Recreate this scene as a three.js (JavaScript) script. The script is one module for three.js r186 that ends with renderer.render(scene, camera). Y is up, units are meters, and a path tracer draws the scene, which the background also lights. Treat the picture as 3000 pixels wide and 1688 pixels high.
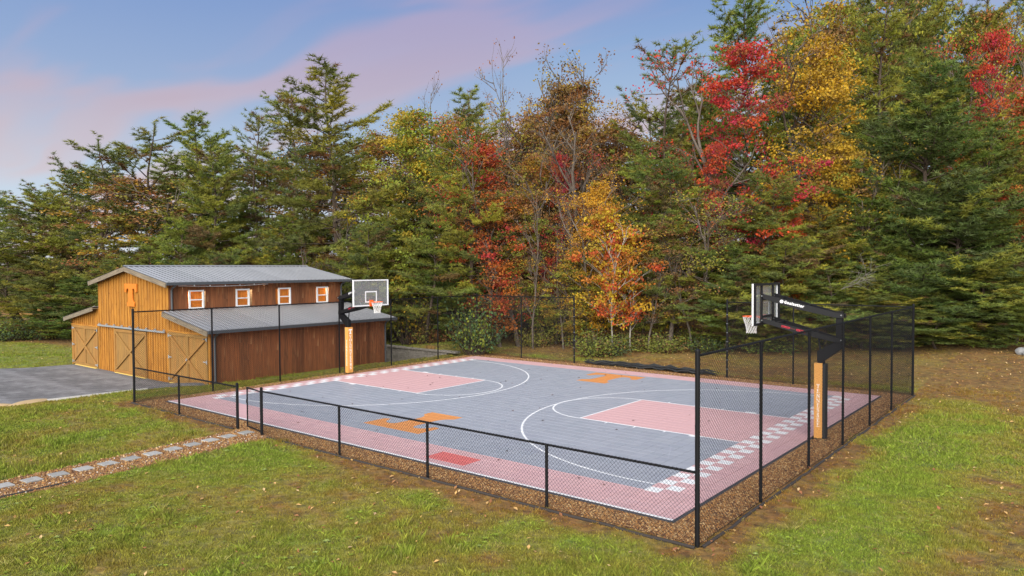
import * as THREE from 'three';
import { mergeGeometries } from 'three/addons/utils/BufferGeometryUtils.js';

// ---------------------------------------------------------------- camera, sky, sun, exposure
const scene = new THREE.Scene();
const renderer = new THREE.WebGLRenderer({ antialias: true });
renderer.setSize(1024, 576);
renderer.toneMapping = THREE.LinearToneMapping;
renderer.toneMappingExposure = 5.0;
renderer.shadowMap.enabled = true;
const camera = new THREE.PerspectiveCamera(43.63, 1024 / 576, 0.1, 900);
camera.position.set(23.9, 4.374, 11.22);
{
  const R = new THREE.Vector3(0.775788, -0.005139, -0.630973), U = new THREE.Vector3(-0.01326, 0.999613, -0.024445), F = new THREE.Vector3(-0.630854, -0.027331, -0.77542);
  camera.quaternion.setFromRotationMatrix(new THREE.Matrix4().makeBasis(R, U, F.clone().negate()));
}
camera.updateMatrixWorld();

// random numbers and noise, seeded
function rng(seed) { let a = seed >>> 0; return () => { a = (a + 0x6D2B79F5) >>> 0; let t = a; t = Math.imul(t ^ (t >>> 15), t | 1); t ^= t + Math.imul(t ^ (t >>> 7), t | 61); return ((t ^ (t >>> 14)) >>> 0) / 4294967296; }; }
function hash2(x, y) { let h = Math.imul(x | 0, 374761393) + Math.imul(y | 0, 668265263); h = Math.imul(h ^ (h >>> 13), 1274126177); return ((h ^ (h >>> 16)) >>> 0) / 4294967296; }
function vnoise(x, y) { const xi = Math.floor(x), yi = Math.floor(y); let fx = x - xi, fy = y - yi; fx = fx * fx * (3 - 2 * fx); fy = fy * fy * (3 - 2 * fy); const a = hash2(xi, yi), b = hash2(xi + 1, yi), c = hash2(xi, yi + 1), d = hash2(xi + 1, yi + 1); return a + (b - a) * fx + (c - a) * fy + (a - b - c + d) * fx * fy; }
function fbm(x, y, o = 4) { let s = 0, a = 0.5, n = 0; for (let i = 0; i < o; i++) { s += a * vnoise(x + i * 17.3, y - i * 9.1); n += a; x *= 2.03; y *= 2.03; a *= 0.5; } return s / n; }
const clamp = (v, a = 0, b = 1) => Math.min(b, Math.max(a, v));
const sstep = (a, b, v) => { const t = clamp((v - a) / (b - a)); return t * t * (3 - 2 * t); };
const lerp = (a, b, t) => a + (b - a) * t;
const mix3 = (a, b, t) => [lerp(a[0], b[0], t), lerp(a[1], b[1], t), lerp(a[2], b[2], t)];
const lin = (c) => (c <= 0.04045 ? c / 12.92 : Math.pow((c + 0.055) / 1.055, 2.4));
const srgb = (c) => Math.round(255 * clamp(c <= 0.0031308 ? c * 12.92 : 1.055 * Math.pow(c, 1 / 2.4) - 0.055));

// evening sky: blue above, pale towards the horizon, wisps of pink and salmon cloud
const SKY_GAIN = 0.206;
{
  const w = 2048, h = 1024, data = new Float32Array(w * h * 4), hex = (r, g, b) => [lin(r / 255), lin(g / 255), lin(b / 255)];
  const stops = [[-90, hex(120, 118, 105)], [-4, hex(200, 205, 212)], [1, hex(214, 220, 228)], [6, hex(196, 213, 230)], [12, hex(166, 192, 220)], [20, hex(124, 160, 209)], [40, hex(150, 174, 208)], [90, hex(176, 188, 208)]];
  const rose = hex(205, 170, 188), salmon = hex(236, 188, 174), violet = hex(132, 142, 192), slate = hex(150, 150, 178);
  for (let j = 0; j < h; j++) {
    const el = ((j + 0.5) / h - 0.5) * 180, er = el * Math.PI / 180;
    let k = 0; while (k < stops.length - 2 && el > stops[k + 1][0]) k++;
    const base = mix3(stops[k][1], stops[k + 1][1], clamp((el - stops[k][0]) / (stops[k + 1][0] - stops[k][0])));
    for (let i = 0; i < w; i++) {
      const az = ((i + 0.5) / w - 0.5) * 2 * Math.PI;      // atan2(z, x)
      const dx = Math.cos(az) * Math.cos(er), dz = Math.sin(az) * Math.cos(er), dy = Math.sin(er);
      let c = base;
      if (el > -6) {
        const q = Math.max(dy, 0) * 0.62 + 0.1, px = dx / q, pz = dz / q;
        // wisps drawn out along one wind direction
        const u = px * 0.995 - pz * 0.1, v = px * 0.1 + pz * 0.995;
        const wv = fbm(u * 0.7 + 3, v * 0.9, 3) * 2;
        const n = fbm(u * 0.26 + wv * 0.16 + 2.2, v * 0.9 + wv * 0.4 + 4.6, 5), n2 = fbm(u * 0.6 + 31 + wv * 0.4, v * 2.6 + wv * 0.6 + 7, 4);
        const veil = sstep(0.36, 0.68, n), thin = sstep(0.48, 0.66, n * 0.3 + n2 * 0.7);
        c = mix3(c, violet, 0.3 * sstep(0.3, 0.65, fbm(px * 0.3 + 2.4, pz * 0.3 + 8.3, 3)) * sstep(4, 15, el));
        const warm = mix3(salmon, rose, sstep(8, 19, el));
        c = mix3(c, slate, 0.3 * sstep(0.55, 0.8, n2) * veil * (1 - sstep(10, 24, el)));
        c = mix3(c, warm, clamp(0.14 * veil * (0.2 + 0.8 * thin) + 0.30 * thin));
      }
      const o = (j * w + i) * 4; data[o] = c[0] * SKY_GAIN; data[o + 1] = c[1] * SKY_GAIN; data[o + 2] = c[2] * SKY_GAIN; data[o + 3] = 1;
    }
  }
  const t = new THREE.DataTexture(data, w, h, THREE.RGBAFormat, THREE.FloatType);
  t.mapping = THREE.EquirectangularReflectionMapping; t.magFilter = THREE.LinearFilter; t.needsUpdate = true;
  scene.background = t; scene.environment = t;
}
const sun = new THREE.DirectionalLight(new THREE.Color(1, 0.955, 0.88), 1.4);
sun.position.set(9 + 17, 24, -7 + 36); sun.target.position.set(9, 0, -7);
sun.castShadow = true; sun.shadow.radius = 130; sun.shadow.mapSize.set(2048, 2048);
Object.assign(sun.shadow.camera, { left: -45, right: 45, top: 45, bottom: -45, near: 1, far: 140 });
scene.add(sun, sun.target);

// ---------------------------------------------------------------- helpers
const names = {};
const numbered = (n) => { const k = (names[n] = (names[n] ?? -1) + 1); return k ? `${n}_${String(k).padStart(3, '0')}` : n; };
function thing(name, label, category, [x, y, z] = [0, 0, 0], turn = 0, group) {
  const o = new THREE.Group(); o.name = numbered(name); o.position.set(x, y, z); o.rotation.y = turn; o.userData = { label, category };
  if (group) o.userData.group = group; scene.add(o); return o;
}
function shade(o) { o.castShadow = true; o.receiveShadow = true; return o; }
function part(parent, name, geo, mat, pos, rot, label) {
  const m = shade(new THREE.Mesh(geo, mat)); m.name = name; if (pos) m.position.set(...pos); if (rot) m.rotation.set(...rot); if (label) m.userData.label = label; parent.add(m); return m;
}
function struct(name, geo, mat, label) { const m = shade(new THREE.Mesh(geo, mat)); m.name = numbered(name); m.userData = { kind: 'structure', label, category: name.split('_').pop() }; scene.add(m); return m; }
function solo(name, geo, mat, label, category, group, pos, rot) { const m = shade(new THREE.Mesh(geo, mat)); m.name = numbered(name); m.userData = { label, category }; if (group) m.userData.group = group; if (pos) m.position.set(...pos); if (rot) m.rotation.set(...rot); scene.add(m); return m; }
const geoCache = {};
// box whose uv is in metres: v runs along the longest side
function box(w, h, d) {
  const key = [w, h, d].map((v) => v.toFixed(3)).join(); if (geoCache[key]) return geoCache[key];
  const g = new THREE.BoxGeometry(w, h, d), p = g.attributes.position, n = g.attributes.normal, uv = g.attributes.uv;
  const long = w >= h && w >= d ? 0 : h >= d ? 1 : 2;
  for (let i = 0; i < p.count; i++) {
    const P = [p.getX(i), p.getY(i), p.getZ(i)], N = [Math.abs(n.getX(i)), Math.abs(n.getY(i)), Math.abs(n.getZ(i))], ax = N[0] > 0.5 ? 0 : N[1] > 0.5 ? 1 : 2;
    const rest = [0, 1, 2].filter((k) => k !== ax); const a = rest.includes(long) ? long : rest[1], b = rest.find((k) => k !== a);
    uv.setXY(i, P[b], P[a]);
  }
  return (geoCache[key] = g);
}
function cyl(r0, r1, h, s = 12) { const key = 'c' + [r0, r1, h, s].join(); return (geoCache[key] ??= new THREE.CylinderGeometry(r1, r0, h, s)); }
const V = (x, y, z) => new THREE.Vector3(x, y, z);
// triangle collector
class GB {
  constructor() { this.p = []; this.c = []; this.u = []; this.i = []; this.n = 0; }
  v(x, y, z, col, u = 0, w = 0) { this.p.push(x, y, z); if (col) this.c.push(col[0], col[1], col[2]); this.u.push(u, w); return this.n++; }
  tri(a, b, c) { this.i.push(a, b, c); }
  quad(a, b, c, d) { this.i.push(a, b, c, a, c, d); }
  tube(pts, rad, sides, col) {   // pts: arrays, rad: one radius for each
    let prev = null, len = 0; const N = pts.length;
    let up = V(0.13, 0.02, 0.99);
    for (let k = 0; k < N; k++) {
      const a = pts[Math.max(0, k - 1)], b = pts[Math.min(N - 1, k + 1)], t = V(b[0] - a[0], b[1] - a[1], b[2] - a[2]).normalize();
      if (Math.abs(t.dot(up)) > 0.95) up = V(0.99, 0.1, 0.05);
      const s = V().crossVectors(t, up).normalize(), q = V().crossVectors(s, t), ring = [];
      if (k) len += Math.hypot(pts[k][0] - pts[k - 1][0], pts[k][1] - pts[k - 1][1], pts[k][2] - pts[k - 1][2]);
      for (let j = 0; j < sides; j++) { const an = j / sides * Math.PI * 2, cs = Math.cos(an) * rad[k], sn = Math.sin(an) * rad[k]; ring.push(this.v(pts[k][0] + s.x * cs + q.x * sn, pts[k][1] + s.y * cs + q.y * sn, pts[k][2] + s.z * cs + q.z * sn, col, j / sides * rad[0] * 6.3, len)); }
      if (prev) for (let j = 0; j < sides; j++) this.quad(prev[j], prev[(j + 1) % sides], ring[(j + 1) % sides], ring[j]);
      prev = ring;
    }
  }
  box(cx, cy, cz, w, h, d, col) {
    const x = w / 2, y = h / 2, z = d / 2, I = [];
    for (const [a, b, c] of [[-1, -1, -1], [1, -1, -1], [1, 1, -1], [-1, 1, -1], [-1, -1, 1], [1, -1, 1], [1, 1, 1], [-1, 1, 1]]) I.push(this.v(cx + a * x, cy + b * y, cz + c * z, col, cx + a * x + c * z, cy + b * y));
    for (const [a, b, c, e] of [[0, 3, 2, 1], [4, 5, 6, 7], [0, 1, 5, 4], [3, 7, 6, 2], [0, 4, 7, 3], [1, 2, 6, 5]]) this.quad(I[a], I[b], I[c], I[e]);
  }
  geo(smooth = false) {
    const g = new THREE.BufferGeometry();
    g.setAttribute('position', new THREE.Float32BufferAttribute(this.p, 3)); g.setAttribute('uv', new THREE.Float32BufferAttribute(this.u, 2));
    if (this.c.length) g.setAttribute('color', new THREE.Float32BufferAttribute(this.c, 3));
    g.setIndex(this.i); if (smooth) g.computeVertexNormals(); return g;
  }
}
function tubeGeo(pts, r, sides = 8) { const b = new GB(); b.tube(pts, Array.isArray(r) ? r : pts.map(() => r), sides); return b.geo(true); }
// prism from an outline in (x, y), extruded over depth along z, uv in metres
function prism(outline, depth, bevel = 0) {
  const s = new THREE.Shape(); outline.forEach(([x, y], i) => (i ? s.lineTo(x, y) : s.moveTo(x, y)));
  return new THREE.ExtrudeGeometry(s, { depth, bevelEnabled: bevel > 0, bevelSize: bevel, bevelThickness: bevel, bevelSegments: 1, curveSegments: 8 });
}
// ---------------------------------------------------------------- textures and materials
function dataTex(w, h, fn, colour = true) {
  const d = new Uint8Array(w * h * 4);
  for (let j = 0; j < h; j++) for (let i = 0; i < w; i++) { const c = fn(i / w, j / h, i, j), o = (j * w + i) * 4; if (colour) { d[o] = srgb(c[0]); d[o + 1] = srgb(c[1]); d[o + 2] = srgb(c[2]); } else d[o] = d[o + 1] = d[o + 2] = Math.round(255 * clamp(c)); d[o + 3] = 255; }
  const t = new THREE.DataTexture(d, w, h); t.wrapS = t.wrapT = THREE.RepeatWrapping; t.magFilter = THREE.LinearFilter; t.minFilter = THREE.LinearFilter; if (colour) t.colorSpace = THREE.SRGBColorSpace; t.needsUpdate = true; return t;
}
// noise that repeats after p cells
function tnoise(x, y, p) { const w = (n) => ((n % p) + p) % p, xi = Math.floor(x), yi = Math.floor(y); let fx = x - xi, fy = y - yi; fx = fx * fx * (3 - 2 * fx); fy = fy * fy * (3 - 2 * fy); const a = hash2(w(xi), w(yi)), b = hash2(w(xi + 1), w(yi)), c = hash2(w(xi), w(yi + 1)), d = hash2(w(xi + 1), w(yi + 1)); return a + (b - a) * fx + (c - a) * fy + (a - b - c + d) * fx * fy; }
const std = (o) => new THREE.MeshStandardMaterial(o);
// wood: grain runs along v; 1 m x 2 m
function woodTex(light, dark, knots, streak) {
  return dataTex(512, 512, (u, v) => {
    const g = tnoise(u * 64, v * 4, 64) * 0.5 + tnoise(u * 128, v * 8, 128) * 0.3 + tnoise(u * 16, v * 8, 16) * 0.2;
    let t = sstep(0.25, 0.75, g); const k = tnoise(u * 8 + 3, v * 16, 8 * 2); if (knots && k > 0.86) t = 1;
    const w = tnoise(u * 32, v * 2, 32), base = mix3(light, dark, t * 0.75);
    return streak ? mix3(base, streak, sstep(0.74, 0.95, w) * 0.6) : base.map((c) => c * (0.85 + 0.3 * w));
  });
}
function woodSet(tex, n, seed, spread = 0.25, rough = 0.75) {
  const r = rng(seed), out = [];
  for (let i = 0; i < n; i++) { const t = tex.clone(); t.repeat.set(1, 0.5); t.offset.set(r(), r()); t.needsUpdate = true; const s = 1 - spread + 2 * spread * r(), w = 1 + (r() - 0.5) * 0.12; out.push(std({ map: t, color: new THREE.Color().setRGB(Math.min(1, s * w), Math.min(1, s), Math.min(1, s / w)), roughness: rough })); }
  return out;
}
const goldenTex = woodTex([0.46, 0.20, 0.022], [0.23, 0.085, 0.009], true), brownTex = woodTex([0.28, 0.094, 0.03], [0.12, 0.04, 0.014], false, [0.42, 0.21, 0.09]), greyWoodTex = woodTex([0.24, 0.19, 0.13], [0.12, 0.095, 0.065], true);
const M = {
  golden: woodSet(goldenTex, 10, 5, 0.3, 0.9), door: woodSet(woodTex([0.35, 0.18, 0.042], [0.22, 0.105, 0.024], true), 6, 8, 0.12, 0.9), brown: woodSet(brownTex, 12, 11, 0.42, 0.9), greyWood: woodSet(greyWoodTex, 3, 17, 0.1, 0.85),
  black: new THREE.MeshPhysicalMaterial({ color: new THREE.Color().setRGB(0.01, 0.01, 0.011), roughness: 0.45, specularIntensity: 0.45 }),
  vinyl: new THREE.MeshPhysicalMaterial({ color: new THREE.Color().setRGB(0.009, 0.009, 0.01), roughness: 0.5, specularIntensity: 0.35 }),
  steel: std({ color: new THREE.Color().setRGB(0.5, 0.5, 0.5), roughness: 0.35, metalness: 0.8 }),
  galv: std({ color: new THREE.Color().setRGB(0.42, 0.44, 0.45), roughness: 0.45, metalness: 0.5 }),
  white: std({ color: new THREE.Color().setRGB(0.78, 0.78, 0.77), roughness: 0.5 }),
  gutter: std({ color: new THREE.Color().setRGB(0.075, 0.08, 0.085), roughness: 0.5, metalness: 0.2 }),
  orangePaint: std({ color: new THREE.Color().setRGB(0.60, 0.18, 0.014), roughness: 0.6 }),
  rim: std({ color: new THREE.Color().setRGB(0.85, 0.13, 0.02), roughness: 0.4 }),
  net: std({ color: new THREE.Color().setRGB(0.75, 0.74, 0.70), roughness: 0.9 }),
  glass: new THREE.MeshPhysicalMaterial({ color: 0xffffff, transmission: 1, thickness: 0, roughness: 0.03, ior: 1.5 }),
};
// ---------------------------------------------------------------- terrain
const L = 18.288, W = 15.24, T = 0.3048;
const FX0 = -0.7, FX1 = 19.1, FZ0 = 0.76, FZ1 = -16.15;     // fence lines
function height(x, z) {
  let y = -0.27 * sstep(-2.4, -6, x);
  y += -0.5 * sstep(-1.6, -3.4, x) * sstep(-10.8, -12.2, z) * sstep(-15.05, -14.95, z);
  y += 0.42 * sstep(-1.0, -3.4, x) * sstep(-14.95, -15.05, z);
  const d = Math.max(0, -17.5 - z), e = Math.max(0, -20 - x);
  y += 0.035 * d + 0.0011 * d * d * sstep(0, 20, d) + 0.01 * e;
  if (z > 2) y += 0.012 * (z - 2) * sstep(2, 8, z);
  return y + 0.03 * (fbm(x * 0.35, z * 0.35, 2) - 0.5) * sstep(0.3, 1.6, Math.max(FX0 - x, x - FX1, z - FZ0, FZ1 - z)) * sstep(-2.0, -1.4, x + (z > -1 ? 100 * sstep(-0.5, 1, z) : 0) + (z < -12 ? 100 : 0));
}
// treeline: how far a point lies inside the wood (metres)
const edge = [[-60, 2], [-34, -3], [-24, -5.5], [-19, -12], [-14, -17], [-6, -19], [2, -20], [8, -22.4], [13, -25], [18, -28.6], [24, -30], [40, -28], [70, -20]];
function inWood(x, z) { let k = 0; while (k < edge.length - 2 && x > edge[k + 1][0]) k++; const [a, za] = edge[k], [b, zb] = edge[k + 1], t = clamp((x - a) / (b - a)); return lerp(za, zb, t) - z; }
// path runs from the gate towards the house
const pathX = (z) => 6.30 + 0.118 * (z - 0.9);
const onPath = (x, z) => z > 0.55 && Math.abs(x - pathX(z) - 0.18) < 0.7 + 0.12 * (fbm(x * 2.2, z * 2.2, 2) - 0.5);
const driveNear = [[-2.25, -2.66], [-2.9, -1.4], [-3.35, -0.3], [-3.6, 0.8], [-4.05, 2.0], [-4.9, 3.3], [-6.4, 4.9], [-9, 7.2], [-14, 11]];
const driveFar = [[-15.4, -2.66], [-15.6, -1.6], [-15.9, -0.6], [-16.6, 0.3], [-18, 1.3], [-20, 2.2], [-23, 3.2], [-27, 4.4], [-32, 6]];
function driveAt(u, v) { const k = clamp(u, 0, 0.9999) * (driveNear.length - 1), i = Math.floor(k), f = k - i, a = driveNear[i], b = driveNear[i + 1], c = driveFar[i], d = driveFar[i + 1]; return [lerp(lerp(a[0], b[0], f), lerp(c[0], d[0], f), v), lerp(lerp(a[1], b[1], f), lerp(c[1], d[1], f), v)]; }
function onDrive(x, z) { if (x > -2 || z < -2.7 || x < -34 || z > 11) return false; for (let k = 0; k < driveNear.length - 1; k++) { const P = [driveNear[k], driveNear[k + 1], driveFar[k + 1], driveFar[k]]; let s = true; for (let i = 0; i < 4; i++) { const a = P[i], b = P[(i + 1) % 4]; if ((b[0] - a[0]) * (z - a[1]) - (b[1] - a[1]) * (x - a[0]) < 0) { s = false; break; } } if (s) return true; s = true; for (let i = 0; i < 4; i++) { const a = P[i], b = P[(i + 1) % 4]; if ((b[0] - a[0]) * (z - a[1]) - (b[1] - a[1]) * (x - a[0]) > 0) { s = false; break; } } if (s) return true; } return false; }
const inYard = (x, z) => x > FX0 && x < FX1 && z < FZ0 && z > FZ1;
const inBarn = (x, z) => x > -15.7 && x < -2.15 && z < -2.6 && z > -11.5;
// what grows where: share of living grass (0 brown thatch and pine straw, 1 fresh green)
function green(x, z) {
  let g = 0.64 + 1.15 * (fbm(x * 0.34 + 5, z * 0.34 + 3, 4) - 0.5) + 0.95 * (fbm(x * 1.6, z * 1.6, 3) - 0.5);
  const out = Math.max(FX0 - x, x - FX1, z - FZ0, FZ1 - z);
  if (x > FX0 - 1) g -= 0.75 * (1 - sstep(0.15, 0.8 + 0.5 * fbm(x * 1.3, z * 1.3, 2), out));     // straw along the fence foot
  g += 0.3 * (1 - sstep(0.2, 1.5, Math.abs(x - 20.6 - 0.8 * (fbm(x * 0.6, z * 0.6, 2) - 0.5)))) * sstep(-13, -9, z) * (1 - sstep(-2, 2, z));   // fresh strip right of the court
  g -= 0.42 * sstep(21.0, 22.8, x + 1.2 * (fbm(x * 0.7 + 4, z * 0.7, 2) - 0.5));
  if (z < FZ1) g = lerp(g, 0.12 + 0.5 * (fbm(x * 0.5, z * 0.5, 3) - 0.5), sstep(FZ1 - 0.2, FZ1 - 2.2, z + 0.8 * (fbm(x * 0.8, z * 0.8, 2) - 0.5)));
  if (x > 19) g = lerp(g, 0.05, sstep(-13.2, -15.5, z + 1.6 * (fbm(x * 0.7, z * 0.7, 2) - 0.5)));
  if (x > 19) g += 0.4 * (1 - sstep(0.3, 1.6, Math.hypot(x - 20.4, z + 15.2)));
  g += 0.45 * (1 - sstep(0.2, 1.1, Math.hypot((x - 8.3) / 1.5, z - 1.35)));                 // lush clump beside the gate
  g += 0.22 * (1 - sstep(0.5, 1.4, Math.abs(x - pathX(z) - 0.18) - 0.1)) * sstep(1, 2, z);
  if (x < -15) g = Math.max(g, 0.72 - 0.5 * sstep(-2, 1.5, inWood(x, z)));
  if (x < FX0 && x > -2.6 && z < -1) g = clamp(g, 0.45, 0.72);
  g = lerp(g, 0.02, sstep(-0.6, 1.2, inWood(x, z)));
  return clamp(g);
}
const STRAW = [0.275, 0.155, 0.036], OLIVE = [0.265, 0.24, 0.04], FRESH = [0.21, 0.27, 0.034], LITTER = [0.22, 0.095, 0.024];
function turf(x, z, g) { let c = g < 0.5 ? mix3(STRAW, OLIVE, g * 2) : mix3(OLIVE, FRESH, (g - 0.5) * 2); if (g < 0.3) c = mix3(c, LITTER, 0.7 * sstep(0.3, 0.6, fbm(x * 2.7 + 9, z * 2.7, 3)) * (1 - g / 0.3)); return c; }
{
  const X0 = -48, Z0 = -52, S = 92, N = 2048;
  const tex = dataTex(N, N, (u, v) => {
    const x = X0 + u * S, z = Z0 + v * S, g = green(x, z); let c = turf(x, z, g);
    const k = 0.5 + 0.34 * hash2(Math.floor(u * N), Math.floor(v * N)) + 0.6 * (vnoise(x * 9, z * 9) - 0.5); c = c.map((q) => q * k);
    if (x < -2 && x > -36) { const d = onDrive(x, z); if (d) c = [0.1, 0.09, 0.08]; }
    return c;
  });
  tex.wrapS = tex.wrapT = THREE.ClampToEdgeWrapping;
  const bump = dataTex(256, 256, (u, v) => tnoise(u * 32, v * 32, 32) * 0.5 + tnoise(u * 96, v * 96, 96) * 0.5, false); bump.repeat.set(46, 46);
  const run = (a, b, fine0, fine1, s) => { const o = []; let v = a; while (v < fine0) { o.push(v); v += Math.max(s, (fine0 - v) * 0.18); } for (v = fine0; v < fine1; v += s) o.push(v); while (v < b) { o.push(v); v += Math.max(s, (v - fine1) * 0.18 + 0.2); } o.push(b); return o; };
  const xs = run(-260, 260, -34, 32, 0.4), zs = run(-260, 200, -34, 18, 0.4).concat([-15.05, -14.95]).sort((a, b) => a - b).filter((v, i, A) => !i || v - A[i - 1] > 0.03);
  const b = new GB();
  for (const z of zs) for (const x of xs) b.v(x, height(clamp(x, -70, 70), clamp(z, -80, 60)), z, null, (x - X0) / S, (z - Z0) / S);
  for (let j = 0; j < zs.length - 1; j++) for (let i = 0; i < xs.length - 1; i++) { const a = j * xs.length + i; b.quad(a, a + xs.length, a + xs.length + 1, a + 1); }
  struct('ground', b.geo(true), std({ map: tex, bumpMap: bump, bumpScale: 0.03, roughness: 0.95 }), 'lawn of mixed green and brown grass running to leaf-strewn forest floor');
}
// asphalt drive in front of the barn
{
  const tex = dataTex(512, 512, (u, v, i, j) => { const n = 0.7 * hash2(i, j) + 0.3 * tnoise(u * 128, v * 128, 128), p = tnoise(u * 6, v * 6, 6) * 0.6 + tnoise(u * 18, v * 18, 18) * 0.4; const k = (0.10 + 0.16 * n) * (0.55 + 0.95 * p); return hash2(i + 77, j + 13) > 0.988 ? [0.3, 0.29, 0.27] : [k, k * 0.985, k]; });
  tex.repeat.set(0.4, 0.4);
  const b = new GB(), NU = 48, NV = 44;
  for (let i = 0; i <= NU; i++) for (let j = 0; j <= NV; j++) { const [x, z] = driveAt(i / NU, j / NV); b.v(x, height(x, z) + (j === 0 || j === NV ? -0.03 : 0.03), z, null, x, z); }
  for (let i = 0; i < NU; i++) for (let j = 0; j < NV; j++) { const a = i * (NV + 1) + j; b.quad(a, a + 1, a + NV + 2, a + NV + 1); }
  const bump = dataTex(256, 256, (u, v, i, j) => hash2(i * 3 + 1, j), false); bump.repeat.set(1.2, 1.2);
  struct('driveway', b.geo(true), std({ map: tex, bumpMap: bump, bumpScale: 0.012, roughness: 0.9 }), 'worn grey asphalt drive in front of the barn doors');
  // pale concrete strip along the drive
  const kp = []; for (let i = 0; i <= 14; i++) { const u = 0.2 + 0.34 * i / 14, [x, z] = driveAt(u, -0.004); kp.push([x, z]); }
  const kb = new GB(); let pr = null; for (const [x, z] of kp) { const y = height(x, z), r = [[-0.1, 0.05], [-0.09, 0.07], [0.05, 0.07], [0.06, -0.05]].map(([o, dy]) => kb.v(x + o, y + dy, z + o * 0.3, null, x, z)); if (pr) for (let k = 0; k < 3; k++) kb.quad(pr[k], pr[k + 1], r[k + 1], r[k]); pr = r; }
  struct('kerb', kb.geo(), std({ color: new THREE.Color().setRGB(0.42, 0.40, 0.36), roughness: 0.9 }), 'pale concrete edging strip between lawn and asphalt drive');
}
// gravel bed round the court and along the path
const gravelTex = dataTex(512, 512, (u, v, i, j) => { const a = tnoise(u * 90, v * 90, 90), b = tnoise(u * 180, v * 180, 180); const c = mix3([0.10, 0.045, 0.016], [0.36, 0.19, 0.075], sstep(0.2, 0.85, a * 0.6 + b * 0.4)); return mix3(c, [0.45, 0.34, 0.2], sstep(0.86, 0.97, tnoise(u * 70 + 9, v * 70, 70)) * 0.7); });
const gravelMat = std({ map: gravelTex, roughness: 0.95 });
{
  const b = new GB(), y = 0.008;
  for (const [x0, x1, z0, z1] of [[FX0 + 0.02, FX1 - 0.02, 0.03, FZ0 - 0.02], [FX0 + 0.02, FX1 - 0.02, FZ1 + 0.02, -W - 0.03], [FX0 + 0.02, -0.03, -W - 0.03, 0.03], [L + 0.03, FX1 - 0.02, -W - 0.03, 0.03]]) b.quad(b.v(x0, y, z1, null, x0, z1), b.v(x0, y, z0, null, x0, z0), b.v(x1, y, z0, null, x1, z0), b.v(x1, y, z1, null, x1, z1));
  struct('gravel_bed', b.geo(), gravelMat, 'brown pea gravel border between the court and the fence');
}
const path = new THREE.Group(); path.name = 'garden_path'; path.userData = { kind: 'structure', label: 'gravel path with square stepping stones leading to the gate', category: 'path' }; scene.add(path);
{
  const b = new GB(); let pr = null;
  for (let z = 0.7; z < 11.5; z += 0.15) { const w0 = 0.76 + 0.1 * (fbm(3.1, z * 1.1, 2) - 0.5), w1 = 0.76 + 0.1 * (fbm(8.1, z * 1.1, 2) - 0.5), cx = pathX(z) + 0.18, y = 0.02; const r = [-w0, -w0 + 0.06, 0, w1 - 0.06, w1].map((o, i) => b.v(cx + o, height(cx, z) + (i === 0 || i === 4 ? -0.02 : y), z, null, cx + o, z)); if (pr) for (let k = 0; k < 4; k++) b.quad(pr[k], r[k], r[k + 1], pr[k + 1]); pr = r; }
  part(path, 'gravel_strip', b.geo(), gravelMat);
  const stoneTex = dataTex(256, 256, (u, v, i, j) => { const n = tnoise(u * 24, v * 24, 24) * 0.5 + hash2(i, j) * 0.3 + tnoise(u * 5, v * 5, 5) * 0.5; const k = 0.22 + 0.17 * n; return [k, k * 0.97, k * 0.9]; });
  const mats = [0.85, 1, 1.12].map((s) => { const t = stoneTex.clone(); t.repeat.set(2, 2); t.offset.set(s, s * 3); t.needsUpdate = true; return std({ map: t, color: new THREE.Color().setRGB(Math.min(1, s), Math.min(1, s), Math.min(1, s * 0.99)), roughness: 0.85 }); });
  const g = prism([[-0.155, -0.15], [0.15, -0.155], [0.158, 0.15], [-0.15, 0.156]], 0.03, 0.006), r = rng(4);
  for (let k = 0; k < 19; k++) { const z = 0.92 + 0.515 * k, x = pathX(z) + 0.05 * (r() - 0.5) + 0.02; const m = part(path, 'stepping_stone', g, mats[k % 3], [x, height(x, z) + 0.012, z], [-Math.PI / 2 + 0.02 * (r() - 0.5), 0, 0.1 + 0.1 * (r() - 0.5)]); }
}
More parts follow.
